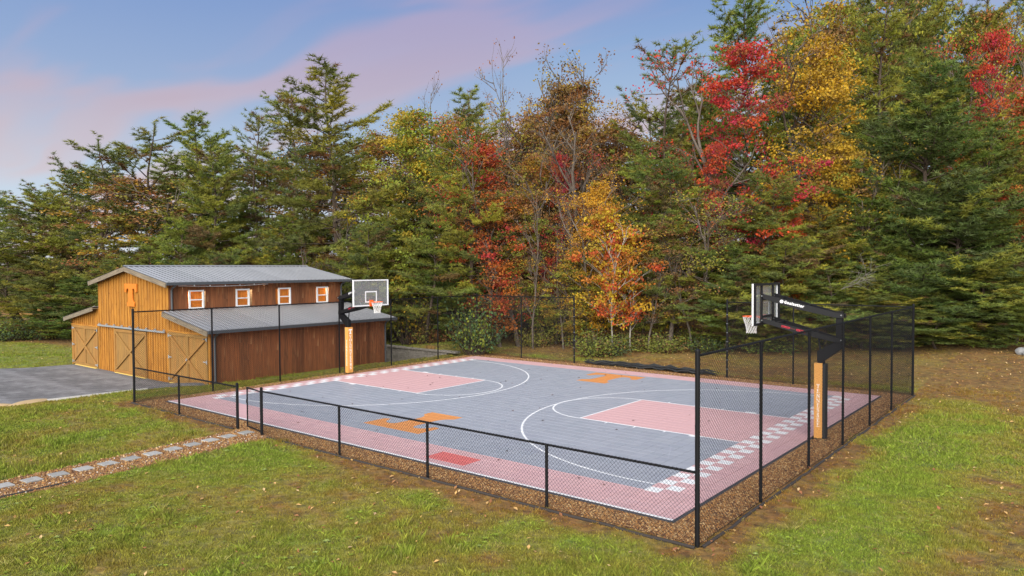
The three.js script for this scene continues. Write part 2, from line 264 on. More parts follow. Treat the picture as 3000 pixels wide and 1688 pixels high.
// loose pebbles: real stones on the beds
{
  const r = rng(77), ico = new THREE.IcosahedronGeometry(1, 0), n = 46000, m = new THREE.InstancedMesh(ico, std({ color: 0xffffff, roughness: 0.85 }), n), o = new THREE.Object3D(), c = new THREE.Color(); let k = 0;
  const cols = [[0.27, 0.125, 0.04], [0.17, 0.075, 0.026], [0.36, 0.20, 0.07], [0.10, 0.042, 0.018], [0.42, 0.27, 0.12], [0.30, 0.14, 0.036]];
  while (k < n) {
    let x, z, s; const q = r();
    if (q < 0.40) { x = lerp(FX0, FX1, Math.pow(r(), 0.7)); z = lerp(0.1, FZ0 - 0.03, r()); } else if (q < 0.72) { x = lerp(L + 0.1, FX1 - 0.03, r()); z = lerp(-W - 0.5, FZ0, Math.pow(r(), 0.7)); } else if (q < 0.79) { x = lerp(FX0 + 0.03, -0.1, r()); z = lerp(-W, FZ0, r()); } else if (q < 0.85) { x = lerp(FX0, FX1, r()); z = lerp(FZ1 + 0.05, -W - 0.1, r()); } else { z = lerp(0.8, 9, r()); x = pathX(z) + 0.18 + 1.4 * (r() - 0.5); }
    s = 0.009 + 0.014 * r() * r(); const pathStone = q >= 0.85, col = pathStone && r() < 0.06 ? [0.55, 0.5, 0.44] : cols[Math.floor(r() * cols.length)], v = 0.75 + 0.5 * r();
    o.position.set(x, (pathStone ? height(x, z) + 0.02 : 0.008) + s * 0.3, z); o.rotation.set(r() * 6, r() * 6, r() * 6); o.scale.set(s * (1 + r() * 0.6), s * 0.8, s * (1 + r() * 0.5)); o.updateMatrix(); m.setMatrixAt(k, o.matrix); m.setColorAt(k, c.setRGB(col[0] * v, col[1] * v, col[2] * v)); k++;
  }
  m.name = 'gravel_pebbles'; shade(m); m.userData = { kind: 'stuff', label: 'loose brown pebbles round the court and on the path', category: 'gravel' }; scene.add(m);
}
// ---------------------------------------------------------------- sport court
// block letter T with flared serifs: width 1, height 1, foot at the origin
function letterT(sx, sy) {
  const s = new THREE.Shape(), p = (x, y) => [x * sx, y * sy];
  s.moveTo(...p(-0.5, 1)); s.lineTo(...p(0.5, 1)); s.lineTo(...p(0.5, 0.66)); s.quadraticCurveTo(...p(0.47, 0.63), ...p(0.40, 0.62)); s.quadraticCurveTo(...p(0.36, 0.80), ...p(0.24, 0.80)); s.quadraticCurveTo(...p(0.15, 0.80), ...p(0.15, 0.68));
  s.lineTo(...p(0.15, 0.36)); s.quadraticCurveTo(...p(0.16, 0.22), ...p(0.28, 0.16)); s.lineTo(...p(0.28, 0)); s.lineTo(...p(-0.28, 0)); s.lineTo(...p(-0.28, 0.16)); s.quadraticCurveTo(...p(-0.16, 0.22), ...p(-0.15, 0.36));
  s.lineTo(...p(-0.15, 0.68)); s.quadraticCurveTo(...p(-0.15, 0.80), ...p(-0.24, 0.80)); s.quadraticCurveTo(...p(-0.36, 0.80), ...p(-0.40, 0.62)); s.quadraticCurveTo(...p(-0.47, 0.63), ...p(-0.5, 0.66)); s.lineTo(...p(-0.5, 1));
  return s;
}
{
  const CW = 2048, CH = 1707, cv = document.createElement('canvas'); cv.width = CW; cv.height = CH; const g = cv.getContext('2d');
  const K = CW / L, X = (x) => x * K, Z = (z) => (z + W) * K, css = (c) => `rgb(${srgb(c[0])},${srgb(c[1])},${srgb(c[2])})`;
  const GREY = [0.30, 0.318, 0.36], PINK = [0.60, 0.365, 0.365], WHITE = [0.76, 0.77, 0.77], ORANGE = [0.62, 0.25, 0.075], RED = [0.64, 0.15, 0.135];
  const rect = (x0, x1, z0, z1, c) => { g.fillStyle = css(c); g.fillRect(X(x0), Z(z1), X(x1) - X(x0), Z(z0) - Z(z1)); };
  const kz0 = -20 * T, kz1 = -32 * T, kc = -26 * T + 0.06, gx0 = 3 * T, gx1 = 56 * T, gz0 = -4.1 * T, gz1 = -47 * T, fl = 5.5, fr = 12.33;
  rect(0, L, 0, -W, PINK); rect(gx0, gx1, gz0, gz1, GREY);
  // each tile a shade of its own
  const r = rng(31);
  for (let i = 0; i < 60; i++) for (let j = 0; j < 50; j++) { const v = r(); g.fillStyle = v > 0.5 ? `rgba(255,255,255,${(0.06 * (v - 0.5)).toFixed(3)})` : `rgba(20,30,50,${(0.07 * (0.5 - v)).toFixed(3)})`; g.fillRect(X(i * T), Z(-(j + 1) * T), T * K + 1, T * K + 1); }
  rect(gx0, fl, kz0, kz1, PINK); rect(fr, gx1, kz0, kz1, PINK);
  // checkers on both base lines
  for (let j = 4; j < 47; j++) for (let i = 0; i < 2; i++) { if ((i + j) % 2) { rect((1 + i) * T, (2 + i) * T, -j * T, -(j + 1) * T, WHITE); } else rect((56 + i) * T, (57 + i) * T, -j * T, -(j + 1) * T, WHITE); }
  rect(39 * T, 43 * T, -T, -3 * T, RED);
  rect(0, L, 0, -0.06, WHITE);
  g.strokeStyle = css(WHITE); g.lineWidth = 0.055 * K;
  const line = (x0, z0, x1, z1) => { g.beginPath(); g.moveTo(X(x0), Z(z0)); g.lineTo(X(x1), Z(z1)); g.stroke(); };
  const arc = (cx, cz, rad, a0, a1) => { g.beginPath(); for (let k = 0; k <= 80; k++) { const a = lerp(a0, a1, k / 80), x = X(cx + rad * Math.cos(a)), y = Z(cz + rad * Math.sin(a)); k ? g.lineTo(x, y) : g.moveTo(x, y); } g.stroke(); };
  for (const z of [kz0, kz1]) { line(gx0, z, fl, z); line(fr, z, gx1, z); }
  line(fl, kz0, fl, kz1); line(fr, kz0, fr, kz1);
  arc(fl, kc - 0.03, 1.83, -Math.PI / 2, Math.PI / 2); arc(fr, kc - 0.03, 1.83, Math.PI / 2, Math.PI * 1.5);
  g.save(); g.beginPath(); g.rect(X(gx0), Z(gz1), X(gx1) - X(gx0), Z(gz0) - Z(gz1)); g.clip();
  arc(1.42, -7.78, 6.1, -Math.PI / 2 - 0.4, Math.PI / 2 + 0.4); arc(16.62, -7.78, 6.1, Math.PI / 2 - 0.4, Math.PI * 1.5 + 0.4); g.restore();
  // lane hashes and blocks
  for (const [x, wd] of [[0.9 + 1.0, 0.32], [0.9 + 2.0, 0.05], [0.9 + 2.9, 0.05], [0.9 + 3.8, 0.05]]) for (const s of [0, 1]) { const x0 = s ? gx1 - (x - gx0) - wd : x; rect(x0, x0 + wd, kz0 + 0.17, kz0, WHITE); rect(x0, x0 + wd, kz1, kz1 - 0.17, WHITE); }
  // two orange letters
  const drawT = (cx, zFoot, sx, dir) => { g.fillStyle = css(ORANGE); g.beginPath(); letterT(sx, 2.25).getPoints(10).forEach((p, i) => { const x = X(cx - dir * p.x), y = Z(zFoot + dir * p.y); i ? g.lineTo(x, y) : g.moveTo(x, y); }); g.fill(); };
  drawT(8.97, -4.05, 2.25, 1); drawT(8.95, -11.85, 2.3, -1);
  // pale scuffs and dust swept along the court, dark specks
  for (let k = 0; k < 900; k++) { const x = r() * L, z = -r() * W, l = 0.2 + 1.3 * r() * r(), a = 0.03 + 0.09 * r() * r(); g.strokeStyle = `rgba(235,238,240,${a.toFixed(3)})`; g.lineWidth = (0.01 + 0.09 * r() * r()) * K; g.beginPath(); g.moveTo(X(x), Z(z)); const an = (r() - 0.5) * 0.5 + (r() < 0.3 ? 1.3 : 0); g.lineTo(X(x + l * Math.cos(an)), Z(z + l * Math.sin(an))); g.stroke(); }
  for (let k = 0; k < 160; k++) { g.fillStyle = `rgba(60,50,45,${(0.15 + 0.3 * r()).toFixed(2)})`; const s = 1 + 2 * r(); g.fillRect(r() * CW, r() * CH, s, s); }
  const tex = new THREE.CanvasTexture(cv); tex.colorSpace = THREE.SRGBColorSpace;
  const mat = std({ map: tex, roughness: 0.5 });
  const court = new THREE.Group(); court.name = 'sport_court'; court.userData = { kind: 'structure', label: 'tiled basketball court in grey and faded pink with white lines', category: 'court' }; scene.add(court);
  part(court, 'court_base', box(L - 0.02, 0.06, W - 0.02), std({ color: new THREE.Color().setRGB(0.06, 0.06, 0.065), roughness: 0.9 }), [L / 2, -0.015, -W / 2]);
  // tiles: chamfered plates with open joints between them
  const top = 0.032, bot = 0.012, gap = 0.005, ch = 0.004;
  const addTile = (b, i, j, ox, oz) => {
    const x0 = i * T + gap, x1 = (i + 1) * T - gap, z1 = -j * T - gap, z0 = -(j + 1) * T + gap, uv = (x, z) => [x / L, -z / W];
    const ring = (y, d) => [[x0 + d, z0 + d], [x0 + d, z1 - d], [x1 - d, z1 - d], [x1 - d, z0 + d]].map(([x, z]) => b.v(x - ox, y, z - oz, null, ...uv(x, z)));
    const A = ring(top, ch), B = ring(top - ch, 0), C = ring(bot, 0); b.quad(...A); for (let k = 0; k < 4; k++) { const n = (k + 1) % 4; b.quad(A[k], B[k], B[n], A[n]); b.quad(B[k], C[k], C[n], B[n]); }
  };
  const tiles = []; for (let i = 0; i < 60; i++) for (let j = 0; j < 50; j++) { const x = (i + 0.5) * T, z = -(j + 0.5) * T, d = V(x, 0, z).sub(camera.position), q = d.length(); tiles.push([4.37 / q / q / q, i, j]); }
  tiles.sort((a, b) => b[0] - a[0]);
  const rest = new GB();
  tiles.forEach(([, i, j], k) => { if (k < 300) { const b = new GB(), x = (i + 0.5) * T, z = -(j + 0.5) * T; addTile(b, i, j, x, z); part(court, 'tile', b.geo(), mat, [x, 0, z]); } else addTile(rest, i, j, 0, 0); });
  part(court, 'far_tiles', rest.geo(), mat).userData.kind = 'stuff';
  // sloped black edging
  const em = std({ color: new THREE.Color().setRGB(0.045, 0.045, 0.05), roughness: 0.7 });
  const prof = [[0, 0.0], [0.004, 0.03], [0.05, 0.012], [0.05, 0]];
  const ramp = (len) => { const b = new GB(); const A = prof.map(([o, y]) => b.v(o, y, 0)), B = prof.map(([o, y]) => b.v(o, y, len)); for (let k = 0; k < 3; k++) b.quad(A[k], B[k], B[k + 1], A[k + 1]); return b.geo(); };
  part(court, 'edging', ramp(W + 0.1), em, [L + 0.002, 0, -W - 0.05]); part(court, 'edging', ramp(W + 0.1), em, [-0.002, 0, 0.05], [0, Math.PI, 0]);
  part(court, 'edging', ramp(L), em, [L, 0, 0.002], [0, -Math.PI / 2, 0]); part(court, 'edging', ramp(L), em, [0, 0, -W - 0.002], [0, Math.PI / 2, 0]);
}
// ---------------------------------------------------------------- barn
{
  const BX = -8.95, BZ = -7.05, barn = thing('barn', 'brown wooden barn with grey metal roof and lean-to on each side', 'barn', [BX, 0, BZ]);
  const r = rng(21), pick = (A) => A[Math.floor(r() * A.length)];
  const at = (x, y, z) => [x - BX, y, z - BZ];
  const pb = (parent, name, mat, cx, cy, cz, w, h, d, rot) => part(parent, name, box(w, h, d), mat, at(cx, cy, cz), rot);
  const x0 = -15.6, xl = -12.4, xr = -5.5, x1 = -2.2, zf = -2.7, zb = -11.4, base = -0.55;
  const ridge = 4.42, slope = 0.174, gable = (x) => ridge - slope * Math.abs(x - BX);       // underside of the main roof
  const leanR = (x) => lerp(2.62, 2.03, (x - xr) / (x1 - xr)), leanL = (x) => lerp(2.62, 2.03, (xl - x) / (xl - x0));
  const dark = M.greyWood[1];
  // inner carcass, set back behind the boards
  part(barn, 'inner_frame', prism([[xl + 0.1 - BX, base], [xr - 0.1 - BX, base], [xr - 0.1 - BX, 2.55], [xr - 0.5 - BX, 2.55], [xr - 0.5 - BX, 3.7], [0, 4.2], [xl + 0.1 - BX, 3.7]], zf - zb - 0.12), dark, [0, 0, zb - BZ + 0.06]);
  part(barn, 'inner_frame', prism([[xr - 0.1 - BX, base], [x1 - 0.05 - BX, base], [x1 - 0.05 - BX, 1.95], [xr - 0.1 - BX, 2.5]], zf - zb - 0.12), dark, [0, 0, zb - BZ + 0.06]);
  part(barn, 'inner_frame', prism([[x0 + 0.05 - BX, base], [xl + 0.1 - BX, base], [xl + 0.1 - BX, 2.5], [x0 + 0.05 - BX, 1.95]], zf - zb - 0.12), dark, [0, 0, zb - BZ + 0.06]);
  // board with a sloping top, uv along the grain
  const board = (xa, xb, y0, topFn, t = 0.022) => {
    const b = new GB(), m = (xa + xb) / 2, A = [[xa, y0], [xb, y0], [xb, topFn(xb)], [xa, topFn(xa)]], off = r() * 5;
    const f = A.map(([x, y]) => b.v(x - m, y, t, null, x - m + off, y)), k = A.map(([x, y]) => b.v(x - m, y, 0, null, x - m + off + 0.05, y)); b.quad(...f); for (let i = 0; i < 4; i++) { const n = (i + 1) % 4; b.quad(f[i], k[i], k[n], f[n]); } b.quad(k[3], k[2], k[1], k[0]); return [b.geo(), m];
  };
  const cladding = (xa, xb, y0, topFn, step) => {
    const n = Math.round((xb - xa) / step), s = (xb - xa) / n;
    for (let i = 0; i < n; i++) { const [g, m] = board(xa + i * s + 0.004, xa + (i + 1) * s - 0.004, y0, topFn, 0.02 + 0.004 * r()); part(barn, 'board', g, pick(M.golden), at(m, 0, zf - 0.02)); }
    for (let i = 0; i <= n; i++) { const c = clamp(xa + i * s, xa + 0.025, xb - 0.025), [g, m] = board(c - 0.024, c + 0.024, y0 + 0.005, (x) => topFn(x) - 0.003, 0.022); part(barn, 'batten', g, pick(M.golden), at(m, 0, zf + 0.006)); }
  };
  cladding(xl, xr, 1.78, (x) => gable(x), 0.275);
  cladding(xl + 0.1, -10.68, base, () => 1.77, 0.24); cladding(-7.4, xr - 0.08, base, () => 1.77, 0.24);
  cladding(x0, xl, 1.76, leanL, 0.25); cladding(xr, x1, 1.94, leanR, 0.25);
  for (const [x, h] of [[xl + 0.05, 1.77], [xr - 0.04, 1.77], [x0 + 0.04, 1.76], [x1 - 0.04, 1.94]]) pb(barn, 'corner_post', pick(M.golden), x, (h + base) / 2, zf + 0.02, 0.09, h - base, 0.06);
  // long side walls: plain stained boards
  const sideWall = (x, y0, y1, openings = []) => {
    const n = 44, s = (zf - zb) / n, sg = x > BX ? 1 : -1;
    for (let i = 0; i < n; i++) {
      const z = zb + (i + 0.5) * s, hit = openings.find(([a, b]) => z + s / 2 > a && z - s / 2 < b), m = pick(M.brown), w = s - 0.004 - 0.004 * r(), th = 0.03 + 0.006 * r(), xx = x - sg * 0.02 + sg * 0.002 * r();
      if (!hit) pb(barn, 'board', m, xx, (y0 + y1) / 2, z, th, y1 - y0, w);
      else { pb(barn, 'board', m, xx, (y0 + hit[2]) / 2, z, th, hit[2] - y0, w); pb(barn, 'board', m, xx, (y1 + hit[3]) / 2, z, th, y1 - hit[3], w); }
    }
  };
  const wins = [-3.86, -5.97, -8.09, -10.19].map((z) => [z - 0.29, z + 0.29, 2.79, 3.48]);
  sideWall(x1, base, 2.05); sideWall(xr, 2.3, 3.82, wins); sideWall(x0, base, 2.05); sideWall(xl, 2.3, 3.82);
  part(barn, 'rear_wall', prism([[xl - BX, base], [xr - BX, base], [xr - BX, 3.8], [0, 4.38], [xl - BX, 3.8]], 0.04), M.brown[0], [0, 0, zb - BZ]);
  part(barn, 'rear_wall', prism([[xr - BX, base], [x1 - BX, base], [x1 - BX, 2.02], [xr - BX, 2.6]], 0.04), M.brown[1], [0, 0, zb - BZ]);
  part(barn, 'rear_wall', prism([[x0 - BX, base], [xl - BX, base], [xl - BX, 2.6], [x0 - BX, 2.02]], 0.04), M.brown[2], [0, 0, zb - BZ]);
  // clerestory windows with lamplit pine lining behind the glass
  const lining = woodTex([0.75, 0.27, 0.03], [0.62, 0.17, 0.012], false); lining.repeat.set(2, 1);
  const liningMat = std({ map: lining, roughness: 0.8 });
  const bulbMat = std({ color: 0xffffff, emissive: new THREE.Color(1, 0.72, 0.38), emissiveIntensity: 1.2, roughness: 0.5 });
  for (const z of [-3.3, -4.9, -7.0, -9.1, -10.8]) { part(barn, 'lamp_bulb', new THREE.SphereGeometry(0.035, 10, 8), bulbMat, at(xr - 0.2, 3.62, z)); const pl = new THREE.PointLight(new THREE.Color(1, 0.78, 0.5), 0.95); pl.position.set(...at(xr - 0.2, 3.62, z)); pl.castShadow = true; pl.shadow.radius = 1.5; barn.add(pl); }
  for (const [a, b, ya, yb] of wins) {
    const z = (a + b) / 2, y = (ya + yb) / 2, w = b - a, h = yb - ya, win = new THREE.Group(); win.name = 'window'; win.position.set(...at(xr, y, z)); barn.add(win);
    for (const s of [-1, 1]) { part(win, 'frame', box(0.07, h + 0.1, 0.06), M.white, [0.015, 0, s * (w / 2 + 0.005)]); part(win, 'frame', box(0.068, 0.06, w - 0.05), M.white, [0.015, s * (h / 2 + 0.015), 0]); }
    part(win, 'sash_bar', box(0.06, 0.045, w - 0.052), M.white, [0.005, -0.015, 0]);
    for (const s of [-1, 1]) part(win, 'pane', box(0.006, h / 2 - 0.03, w - 0.055), M.glass, [-0.01, s * h / 4 - 0.008, 0]);
    part(win, 'window_lining', box(0.02, h + 0.1, w + 0.1), liningMat, [-0.2, 0, 0]);
  }
  // ribbed metal roofing
  const roofTex = dataTex(256, 256, (u, v, i, j) => { const k = 0.30 + 0.03 * tnoise(u * 4, v * 4, 4) + 0.03 * hash2(i, j); return [k, k * 1.01, k * 1.03]; }); roofTex.repeat.set(0.3, 0.3);
  const roofMats = [0.92, 1].map((s) => std({ map: roofTex, color: new THREE.Color().setRGB(s, s, s), roughness: 0.42, metalness: 0.35 }));
  const panelGeo = (run, w) => { const b = new GB(), prof = []; const nr = 4; for (let k = 0; k < nr; k++) { const c = (k + 0.5) / nr * w; prof.push([c - w / nr / 2, 0], [c - 0.032, 0], [c - 0.018, 0.022], [c + 0.018, 0.022], [c + 0.032, 0]); } prof.push([w - 0.004, 0]); const A = prof.map(([z, y]) => b.v(0, y, z - w / 2, null, 0, z)), B = prof.map(([z, y]) => b.v(run, y, z - w / 2, null, run, z)), C = prof.map(([z]) => b.v(0, -0.02, z - w / 2)), D = prof.map(([z]) => b.v(run, -0.02, z - w / 2)); for (let k = 0; k < prof.length - 1; k++) { b.quad(A[k], A[k + 1], B[k + 1], B[k]); b.quad(C[k], D[k], D[k + 1], C[k + 1]); b.quad(B[k], B[k + 1], D[k + 1], D[k]); b.quad(A[k + 1], A[k], C[k], C[k + 1]); } return b.geo(); };
  const roofSide = (xa, ya, xb, yb, za, zz) => {   // from ridge or wall line (xa) down to the eave (xb)
    const run = Math.hypot(xb - xa, yb - ya), n = 10, w = (za - zz) / n, g = panelGeo(run, w), an = Math.atan2(yb - ya, Math.abs(xb - xa)), roof = new THREE.Group(); roof.name = 'roof'; barn.add(roof);
    for (let k = 0; k < n; k++) { const h = new THREE.Mesh(g, roofMats[Math.floor(r() * 2)]); shade(h); h.name = 'roof_panel'; h.position.set(...at(xa, ya, zz + (k + 0.5) * w)); if (xb > xa) h.rotation.z = an; else { h.rotation.set(0, Math.PI, 0); h.rotateZ(an); } roof.add(h); }
    return roof;
  };
  const z0 = -2.4, z9 = -11.75, eo = 3.85;
  roofSide(BX + 0.005, ridge + 0.13, BX + eo, ridge + 0.13 - slope * eo, z0, z9); roofSide(BX - 0.005, ridge + 0.13, BX - eo, ridge + 0.13 - slope * eo, z0, z9);
  roofSide(xr + 0.03, 2.70, x1 + 0.32, 2.09, z0, z9); roofSide(xl - 0.03, 2.70, x0 - 0.32, 2.09, z0, z9);
  part(barn, 'ridge_cap', prism([[-0.17, -0.028], [0, 0.006], [0.17, -0.028], [0, 0.022]], z0 - z9), roofMats[1], at(BX, ridge + 0.158, z9));
  // rake boards on both gable ends and roof edges
  const rake = (xa, ya, xb, yb, z) => { const d = Math.hypot(xb - xa, yb - ya), an = Math.atan2(yb - ya, xb - xa); part(barn, 'rake_board', box(d, 0.19, 0.045), pick(M.greyWood), at((xa + xb) / 2, (ya + yb) / 2, z), [0, 0, an]); part(barn, 'rake_soffit', box(d - 0.02, 0.03, 0.26), pick(M.greyWood), at((xa + xb) / 2, (ya + yb) / 2 + 0.03, z - 0.155 * (z > BZ ? 1 : -1)), [0, 0, an]); };
  for (const z of [z0 - 0.01, z9 + 0.01]) { rake(BX, ridge + 0.01, BX + eo, ridge + 0.01 - slope * eo, z); rake(BX - eo, ridge + 0.01 - slope * eo, BX, ridge + 0.01, z); rake(xr + 0.03, 2.58, x1 + 0.32, 1.97, z); rake(x0 - 0.32, 1.97, xl - 0.03, 2.58, z); }
  // gutters and downspouts
  const gut = (x, y) => { const sg = x > BX ? 1 : -1; pb(barn, 'gutter', M.gutter, x + sg * 0.05, y - 0.055, (z0 + z9) / 2, 0.1, 0.11, z0 - z9 - 0.02); };
  gut(BX + eo, ridge + 0.12 - slope * eo); gut(BX - eo, ridge + 0.12 - slope * eo); gut(x1 + 0.32, 2.08); gut(x0 - 0.32, 2.08);
  const spout = (pts) => { const b = new GB(); b.tube(pts.map((p) => at(...p)), pts.map(() => 0.045), 6); part(barn, 'downspout', b.geo(true), M.gutter); };
  spout([[x1 + 0.34, 2.0, zf - 0.14], [x1 + 0.3, 1.94, zf - 0.14], [x1 + 0.08, 1.84, zf - 0.14], [x1 + 0.05, 1.7, zf - 0.14], [x1 + 0.05, -0.1, zf - 0.14]]);
  spout([[x1 + 0.34, 2.0, zb + 0.1], [x1 + 0.08, 1.84, zb + 0.1], [x1 + 0.05, 1.7, zb + 0.1], [x1 + 0.05, -0.1, zb + 0.1]]);
  spout([[xr + 0.42, 3.78, zf - 0.1], [xr + 0.36, 3.72, zf - 0.1], [xr + 0.1, 3.62, zf - 0.1], [xr + 0.06, 3.5, zf - 0.1], [xr + 0.06, 2.72, zf - 0.1]]);
  spout([[xr + 0.42, 3.78, zb + 0.1], [xr + 0.1, 3.62, zb + 0.1], [xr + 0.06, 3.5, zb + 0.1], [xr + 0.06, 2.72, zb + 0.1]]);
  // rope of small lamps hanging below the upper gutter
  { const b = new GB(), pts = []; for (let k = 0; k <= 24; k++) { const t = k / 24; pts.push(at(xr + 0.4, 3.73 - 0.05 * Math.sin(t * Math.PI), lerp(-2.9, -7.0, t))); } b.tube(pts, pts.map(() => 0.008), 4); for (let k = 4; k < 24; k += 4) b.box(pts[k][0], pts[k][1] + 0.02, pts[k][2], 0.02, 0.06, 0.035); part(barn, 'light_string', b.geo(), M.white); }
  // doors
  const hinge = (d, x, y, s) => part(d, 'hinge', prism([[0, -0.07], [s * 0.05, -0.07], [s * 0.07, -0.03], [s * 0.3, -0.015], [s * 0.3, 0.015], [s * 0.07, 0.03], [s * 0.05, 0.07], [0, 0.07]], 0.012), M.galv, [x, y, 0.085]);
  const makeDoor = (xa, xb, ya, yb, double, hinges, label) => {
    const d = new THREE.Group(), w = xb - xa, h = yb - ya; d.name = 'door'; d.userData.label = label; d.position.set(...at((xa + xb) / 2, ya, zf)); barn.add(d);
    const n = Math.round(w / 0.2), s = w / n;
    for (let i = 0; i < n; i++) part(d, 'plank', box(s - 0.006, h, 0.03), pick(M.door), [-w / 2 + (i + 0.5) * s, h / 2, 0.025]);
    const bm = () => pick(M.door), f = 0.12;
    for (const q of [-1, 1]) { part(d, 'door_frame', box(f, h - 2 * f, 0.035), bm(), [q * (w / 2 - f / 2), h / 2, 0.058]); part(d, 'door_frame', box(w, f, 0.037), bm(), [0, h / 2 + q * (h / 2 - f / 2), 0.059]); }
    if (double) for (const q of [-1, 1]) part(d, 'door_frame', box(0.09, h - 2 * f, 0.036), bm(), [q * 0.05, h / 2, 0.058]);
    const dl = Math.hypot(w - 2 * f, h - 2 * f), an = Math.atan2(h - 2 * f, w - 2 * f);
    part(d, 'brace', box(dl, 0.11, 0.03), bm(), [0, h / 2, 0.082], [0, 0, an]); part(d, 'brace', box(dl, 0.11, 0.028), bm(), [0, h / 2, 0.078], [0, 0, -an]);
    if (hinges) for (const y of [0.12, h * 0.5, h - 0.14]) { hinge(d, -w / 2, y, 1); hinge(d, w / 2, y, -1); }
    return d;
  };
  makeDoor(x0 + 0.14, xl - 0.04, -0.2, 1.7, true, true, 'double door with crossed braces on the left lean-to');
  makeDoor(-10.64, -7.44, -0.2, 1.74, false, false, 'wide sliding door with crossed braces in the middle');
  const dr = makeDoor(xr + 0.06, x1 - 0.12, -0.16, 1.86, true, true, 'double door with crossed braces on the right lean-to');
  part(dr, 'latch', new THREE.TorusGeometry(0.045, 0.012, 6, 12), M.steel, [0.02, 1.0, 0.12]);
  pb(barn, 'lintel', M.golden[2], (xr + x1) / 2, 1.9, zf + 0.035, x1 - xr, 0.08, 0.09); pb(barn, 'lintel', M.golden[4], (x0 + xl) / 2, 1.735, zf + 0.035, xl - x0, 0.06, 0.09);
  pb(barn, 'door_rail', M.galv, (-12.3 - 5.7) / 2, 1.83, zf + 0.1, 6.6, 0.07, 0.06); for (let k = 0; k < 9; k++) pb(barn, 'rail_bracket', M.galv, -12.2 + k * 0.8, 1.88, zf + 0.07, 0.05, 0.1, 0.07);
  const pale = std({ color: new THREE.Color().setRGB(0.72, 0.5, 0.12), roughness: 0.6 });  // yellow colour of added strips imitates light showing under the barn doors
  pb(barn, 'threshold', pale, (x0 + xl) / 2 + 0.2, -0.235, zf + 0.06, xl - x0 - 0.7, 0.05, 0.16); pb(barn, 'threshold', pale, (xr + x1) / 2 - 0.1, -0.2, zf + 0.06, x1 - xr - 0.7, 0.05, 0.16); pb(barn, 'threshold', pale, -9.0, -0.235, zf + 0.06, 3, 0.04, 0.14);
  // orange letter on the gable
  const tg = new THREE.ExtrudeGeometry(letterT(1.16, 0.98), { depth: 0.05, bevelEnabled: true, bevelSize: 0.006, bevelThickness: 0.006, bevelSegments: 1, curveSegments: 8 });
  solo('letter_sign', tg, M.orangePaint, 'large orange block letter T mounted on the barn gable', 'sign', null, [-8.82, 2.8, zf + 0.04]);
}
// ---------------------------------------------------------------- block retaining wall behind the barn
{
  const w = thing('retaining_wall', 'low grey block retaining wall behind the barn', 'wall', [-5, 0, -15]), r = rng(9);
  const tex = dataTex(128, 128, (u, v, i, j) => { const k = 0.15 + 0.1 * hash2(i, j) + 0.1 * tnoise(u * 8, v * 8, 8); return [k, k * 0.9, k * 0.78]; }), mats = [0.75, 0.9, 1].map((s) => std({ map: tex, color: new THREE.Color().setRGB(s, s, s), roughness: 0.95 })), cap = std({ map: tex, color: new THREE.Color().setRGB(1, 1, 1), roughness: 0.9 });
  const g = prism([[-0.19, -0.09], [0.19, -0.09], [0.19, 0.09], [-0.19, 0.09]], 0.26, 0.012), cg = prism([[-0.2, -0.035], [0.2, -0.035], [0.2, 0.035], [-0.2, 0.035]], 0.36, 0.01);
  for (let row = 0; row < 5; row++) for (let k = 0; k < 17; k++) { const x = -3.4 + k * 0.41 + (row % 2) * 0.2, y = 0.02 - row * 0.205; if (x > 3.75 - row * 0.05) continue; part(w, 'block', g, mats[Math.floor(r() * 3)], [x, y, -0.16 + 0.025 * (4 - row) * 0 + (r() - 0.5) * 0.02]); }
  for (let k = 0; k < 18; k++) part(w, 'cap_block', cg, cap, [-3.5 + k * 0.43, 0.16, -0.2 + (r() - 0.5) * 0.015]);
}
// ---------------------------------------------------------------- chain-link fences
const wireMat = M.vinyl;
// woven panel: two sets of slanting wires in x, y; sits in the plane z = 0
const panelCache = {};
function chainPanel(len, h) {
  const key = len.toFixed(2) + '_' + h.toFixed(2); if (panelCache[key]) return panelCache[key];
  const b = new GB(), P = 0.0745, R = 0.0025;
  for (const s of [1, -1]) for (let c = -h; c < len + h; c += P) {
    let xa = s > 0 ? c : c, ya = 0, xb = c + s * h, yb = h; if (s < 0 && c - h > len) continue;
    const cut = (x) => (x - c) / s; let y0 = 0, y1 = h; const ya0 = cut(s > 0 ? 0 : len), yb0 = cut(s > 0 ? len : 0); y0 = Math.max(0, ya0); y1 = Math.min(h, yb0); if (y1 - y0 < 0.01) continue;
    b.tube([[c + s * y0, y0, s * 0.0022], [c + s * y1, y1, s * 0.0022]], [R, R], 3);
  }
  return (panelCache[key] = b.geo());
}
